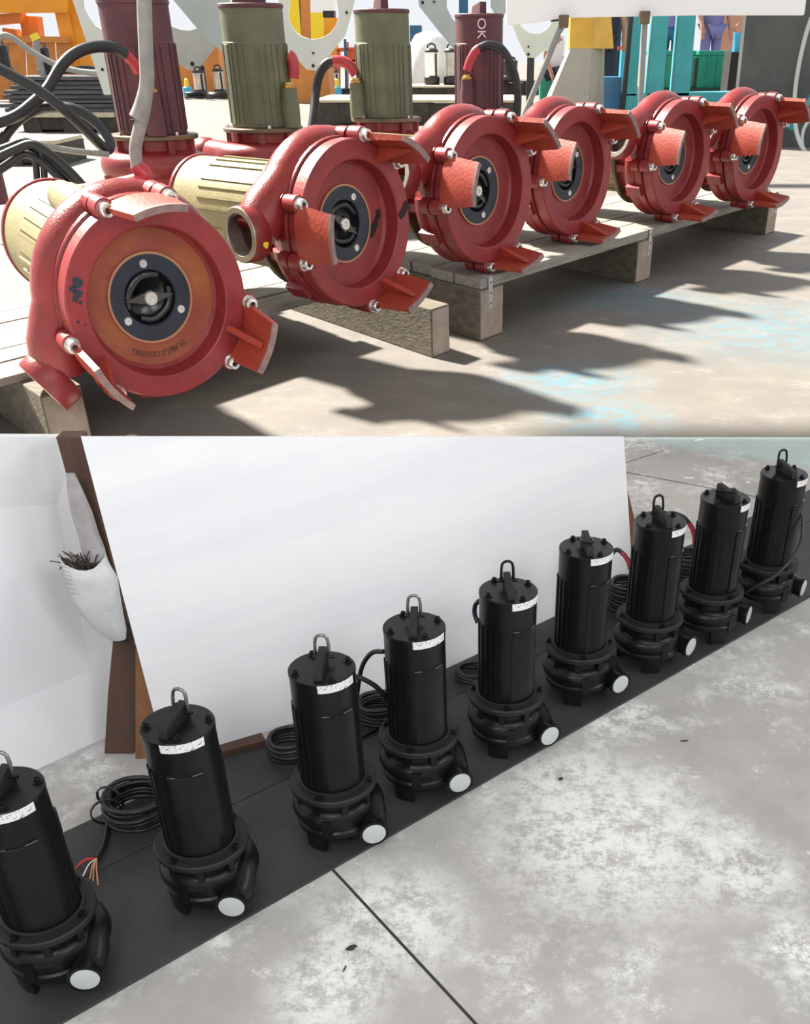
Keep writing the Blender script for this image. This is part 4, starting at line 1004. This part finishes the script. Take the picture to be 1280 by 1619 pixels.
# teal frame
tf = empty('slatted_rack', at_z(1040, 192), 'teal painted steel frame with three upright slats', 'frame'); to = Vector(tf.location); Yt = to.y
for nm, pts in (('slat', ((1003, -40), (1019, -40), (1006, 152), (986, 152))), ('slat', ((1040, -40), (1062, -40), (1048, 152), (1022, 152))), ('slat', ((1080, -40), (1106, -40), (1089, 152), (1063, 152))),
                ('bottom_rail', ((986, 148), (1165, 145), (1165, 195), (980, 195)))):
    rel(quadY(pts, Yt, .55 if nm == 'slat' else .6), to).build(nm, 'teal', tf, 0, .01)
tag(MB().tube([at_y(997, 24, Yt-.15), at_y(982, 194, Yt-.15)], .06, 8).build('black_pole', 'blk_plastic', None, 60), 'thin black pole leaning at the left of the teal frame', 'pole')
# green crates behind the teal frame on a dark bench
gy = at_z(1100, 160).y
gb('dark_bench', 1010, 1200, 140, 160, 2.0, 'dark_green', 'dark bench carrying the green crates behind the teal frame', 'bench')
zb = at_y(1100, 140, gy).z
for (x0, x1, lab) in ((1026, 1058, 'green plastic crate seen between the teal slats, left one'), (1065, 1092, 'green plastic crate seen between the teal slats, right one'), (1100, 1146, 'green plastic crate right of the teal slats')):
    a = at_y(x0, 140, gy+.3); b = at_y(x1, 140, gy+.3); zt2 = at_y(x0, 80, gy+.3).z
    e = empty('green_crate', Vector((a.x, a.y, zb)), lab, 'crate'); eo = Vector((a.x, a.y, zb))
    rel(MB().box(a.x, b.x, gy+.3, gy+1.4, zb, zt2), eo).build('body', 'green_bin', e, 0, .03)
    rel(MB().box(a.x-.04, b.x+.04, gy+.25, gy+1.45, zt2-.12, zt2), eo).build('rim', 'green_bin', e, 0, .02)
    for k in (.33, .66):
        x = a.x+(b.x-a.x)*k; rel(MB().box(x-.03, x+.03, gy+.26, gy+.31, zb+.05, zt2-.12), eo).build('rib', 'green_bin', e, 0, .01)
gb('black_cabinet', 1146, 1182, 82, 165, 1.0, 'gap', 'black cabinet between the green crates and the dark plate', 'cabinet')
gb('salmon_partition', 1120, 1195, -30, 140, .3, 'salmon', 'salmon coloured partition behind the green crates', 'partition')
zk = at_y(1170, 82, at_z(1170, 165).y).z
bx = at_y(1168, 80, at_z(1170, 165).y+.4)
e = empty('teal_pail', Vector((bx.x, bx.y, zk)), 'light blue pail standing on the black cabinet', 'pail')
MB().lathe([(.0001, 0), (.20, 0), (.225, .42), (.235, .44), (.235, .47), (.21, .47), (.19, .06), (.0001, .06)], 20).build('body', 'blue_lt', e, 40)
MB().tube(spline([(-.22, 0, .45), (-.2, -.05, .62), (0, -.08, .72), (.2, -.05, .62), (.22, 0, .45)], 6), .012, 6).build('handle', 'steel_dark', e, 60)
# dark slate plate at the right edge with hose
Yd = at_z(1200, 232).y
dpn = quadY(((1186, -40), (1300, -40), (1300, 236), (1158, 228)), Yd, .25)
dpn.v = [(x, y, max(z, 0)) if z > .2 else (x, y, 0) for x, y, z in dpn.v]
tag(dpn.build('dark_plate', 'slate', None, 0, .01), 'large dark grey steel plate standing at the right edge', 'plate')
def hose(lab, pts, r=.035, m='hose'): up_cable(lab, [at_y(x, y, Y) for x, y, Y in pts], r, m, 'hose')
hose('pale hose hanging down the dark plate and looping at the floor', [(1282, 28, Yd-.3), (1272, 60, Yd-.3), (1262, 105, Yd-.3), (1256, 150, Yd-.3), (1256, 190, Yd-.4), (1262, 220, Yd-.6), (1276, 245, Yd-.8), (1300, 262, Yd-.8)])
hose('thin pale hose loop low at the right edge', [(1300, 170, Yd-.5), (1284, 184, Yd-.5), (1270, 205, Yd-.5), (1268, 230, Yd-.6), (1280, 255, Yd-.7), (1300, 275, Yd-.8)], .03)
tag(MB().beam(at_y(1300, 128, Yd-.3), at_y(1248, 205, Yd-.3), .1, .08).build('teal_bar', 'teal', None, 0, .01), 'teal steel bar slanting across the dark plate', 'bar')
tag(MB().lathe([(.0001, 0), (.14, 0), (.14, .34), (.12, .38), (.0001, .38)], 20, Matrix.Translation(at_z(-12, 322, ZD))).build('loose_red_cap', 'maroon', None, 30), 'red cylindrical part at the left edge above the nearest pump', 'part')

# ---- workers in the distance
def skin(name, verts, edges, radii, m, par, sub=1):
    me = bpy.data.meshes.new(name); me.from_pydata(verts, edges, []); me.materials.append(M[m])
    o = put(name, me, par); md = o.modifiers.new('skin', 'SKIN'); md.use_smooth_shade = True
    for i, r in enumerate(radii): me.skin_vertices[0].data[i].radius = (r[0], r[1]) if isinstance(r, tuple) else (r, r)
    me.skin_vertices[0].data[0].use_root = True
    ss = o.modifiers.new('sub', 'SUBSURF'); ss.levels = sub; ss.render_levels = sub; return o
def person(px, pyb, k, rz, label, shirt, trousers, sit=False, arm=(.05, .0)):
    a = at_z(px, pyb); e = empty('person', Matrix.Translation(a) @ RZ(rz) @ Matrix.Scale(k, 4), label, 'person')
    hz = .92 if not sit else .46
    hip = Vector((0, 0, hz)); ch = hip+Vector((0, -.02, .36)); nk = ch+Vector((0, 0, .18)); hd_ = nk+Vector((0, -.02, .10)); tp_ = hd_+Vector((0, -.01, .15))
    V = [hip, ch, nk, hd_, tp_]; E = [(0, 1), (1, 2), (2, 3), (3, 4)]; R = [(.15, .11), (.17, .11), .06, .085, .075]
    SV = [hip+Vector((0, 0, -.10)), ch, nk+Vector((0, 0, -.05))]; SE = [(0, 1), (1, 2)]; SR = [(.19, .15), (.20, .14), (.09, .08)]
    TV = [hip]; TE = []; TR = [(.16, .125)]
    for s in (-1, 1):
        sh_ = ch+Vector((s*.19, 0, .12)); el = sh_+Vector((s*.06, .03, -.28)); wr_ = el+Vector((s*arm[1], -.10-arm[0], -.23)); hn = wr_+Vector((0, -.03, -.09))
        i = len(V); V += [sh_, el, wr_, hn]; E += [(1, i), (i, i+1), (i+1, i+2), (i+2, i+3)]; R += [.058, .045, .034, .036]
        j = len(SV); SV += [sh_, sh_.lerp(el, .85)]; SE += [(1, j), (j, j+1)]; SR += [.075, .066]
        if sit: kn = hip+Vector((s*.12, -.42, .02)); an = kn+Vector((0, .03, -.42)); toe = an+Vector((0, -.16, -.02))
        else: kn = hip+Vector((s*.10, -.02, -.44)); an = kn+Vector((s*.01, .03, -.42)); toe = an+Vector((0, -.16, -.02))
        i = len(V); V += [hip+Vector((s*.09, 0, -.06)), kn, an, toe]; E += [(0, i), (i, i+1), (i+1, i+2), (i+2, i+3)]; R += [.085, .058, .042, .040]
        j = len(TV); TV += [hip+Vector((s*.09, 0, -.06)), kn, an+Vector((0, 0, .05))]; TE += [(0, j), (j, j+1), (j+1, j+2)]; TR += [.10, .078, .065]
        for f in range(4):                                          # fingers
            b = len(V); q = hn+Vector((s*(-.02+.014*f), -.01, -.02)); V += [q, q+Vector((0, -.02, -.05))]; E += [(V.index(hn), b), (b, b+1)]; R += [.011, .009]
        b = len(V); q = wr_+Vector((-s*.03, -.03, -.04)); V += [q, q+Vector((0, -.02, -.04))]; E += [(V.index(wr_), b), (b, b+1)]; R += [.012, .010]
    skin('body', V, E, R, 'skin', e); skin('shirt', SV, SE, SR, shirt, e); skin('trousers', TV, TE, TR, trousers, e)
    hm = MB().lathe([(.0001, .098), (.05, .088), (.085, .05), (.098, 0), (.095, -.04)], 16, Matrix.Translation(hd_+Vector((0, .01, .085)))); hm.build('hair', 'hair', e, 60)
    fc = MB().lathe([(.0001, 0), (.012, .01), (.010, .03), (.0001, .045)], 8, Matrix.Translation(hd_+Vector((0, -.10, .02)))); fc.build('nose', 'skin', e, 60)
    for s in (-1, 1): MB().lathe([(.0001, -.01), (.011, 0), (.0001, .01)], 8, Matrix.Translation(hd_+Vector((s*.035, -.082, .07)))).build('eye', 'hair', e, 60)
    return e
person(1114, 149, 2.25, .3, 'person in lavender work clothes standing right of the teal slats', 'lav', 'lav')
person(1052, 148, 2.2, -.2, 'person in lavender shirt standing behind the teal slats', 'lav', 'blue')
person(950, 176, 1.8, 2.9, 'person in dark navy shirt standing behind the yellow column', 'navy', 'navy')
sp_ = at_z(872, 158)
person(872, 158, 1.8, .9, 'person in white shirt and dark trousers crouching behind the pointed plate', 'white_cl', 'navy', True)
tag(MB().box(sp_.x-.4, sp_.x+.4, sp_.y-.1, sp_.y+.7, 0, .62).build('stool_box', 'green_bin', None, 0, .02), 'green box the crouching person sits on', 'box')
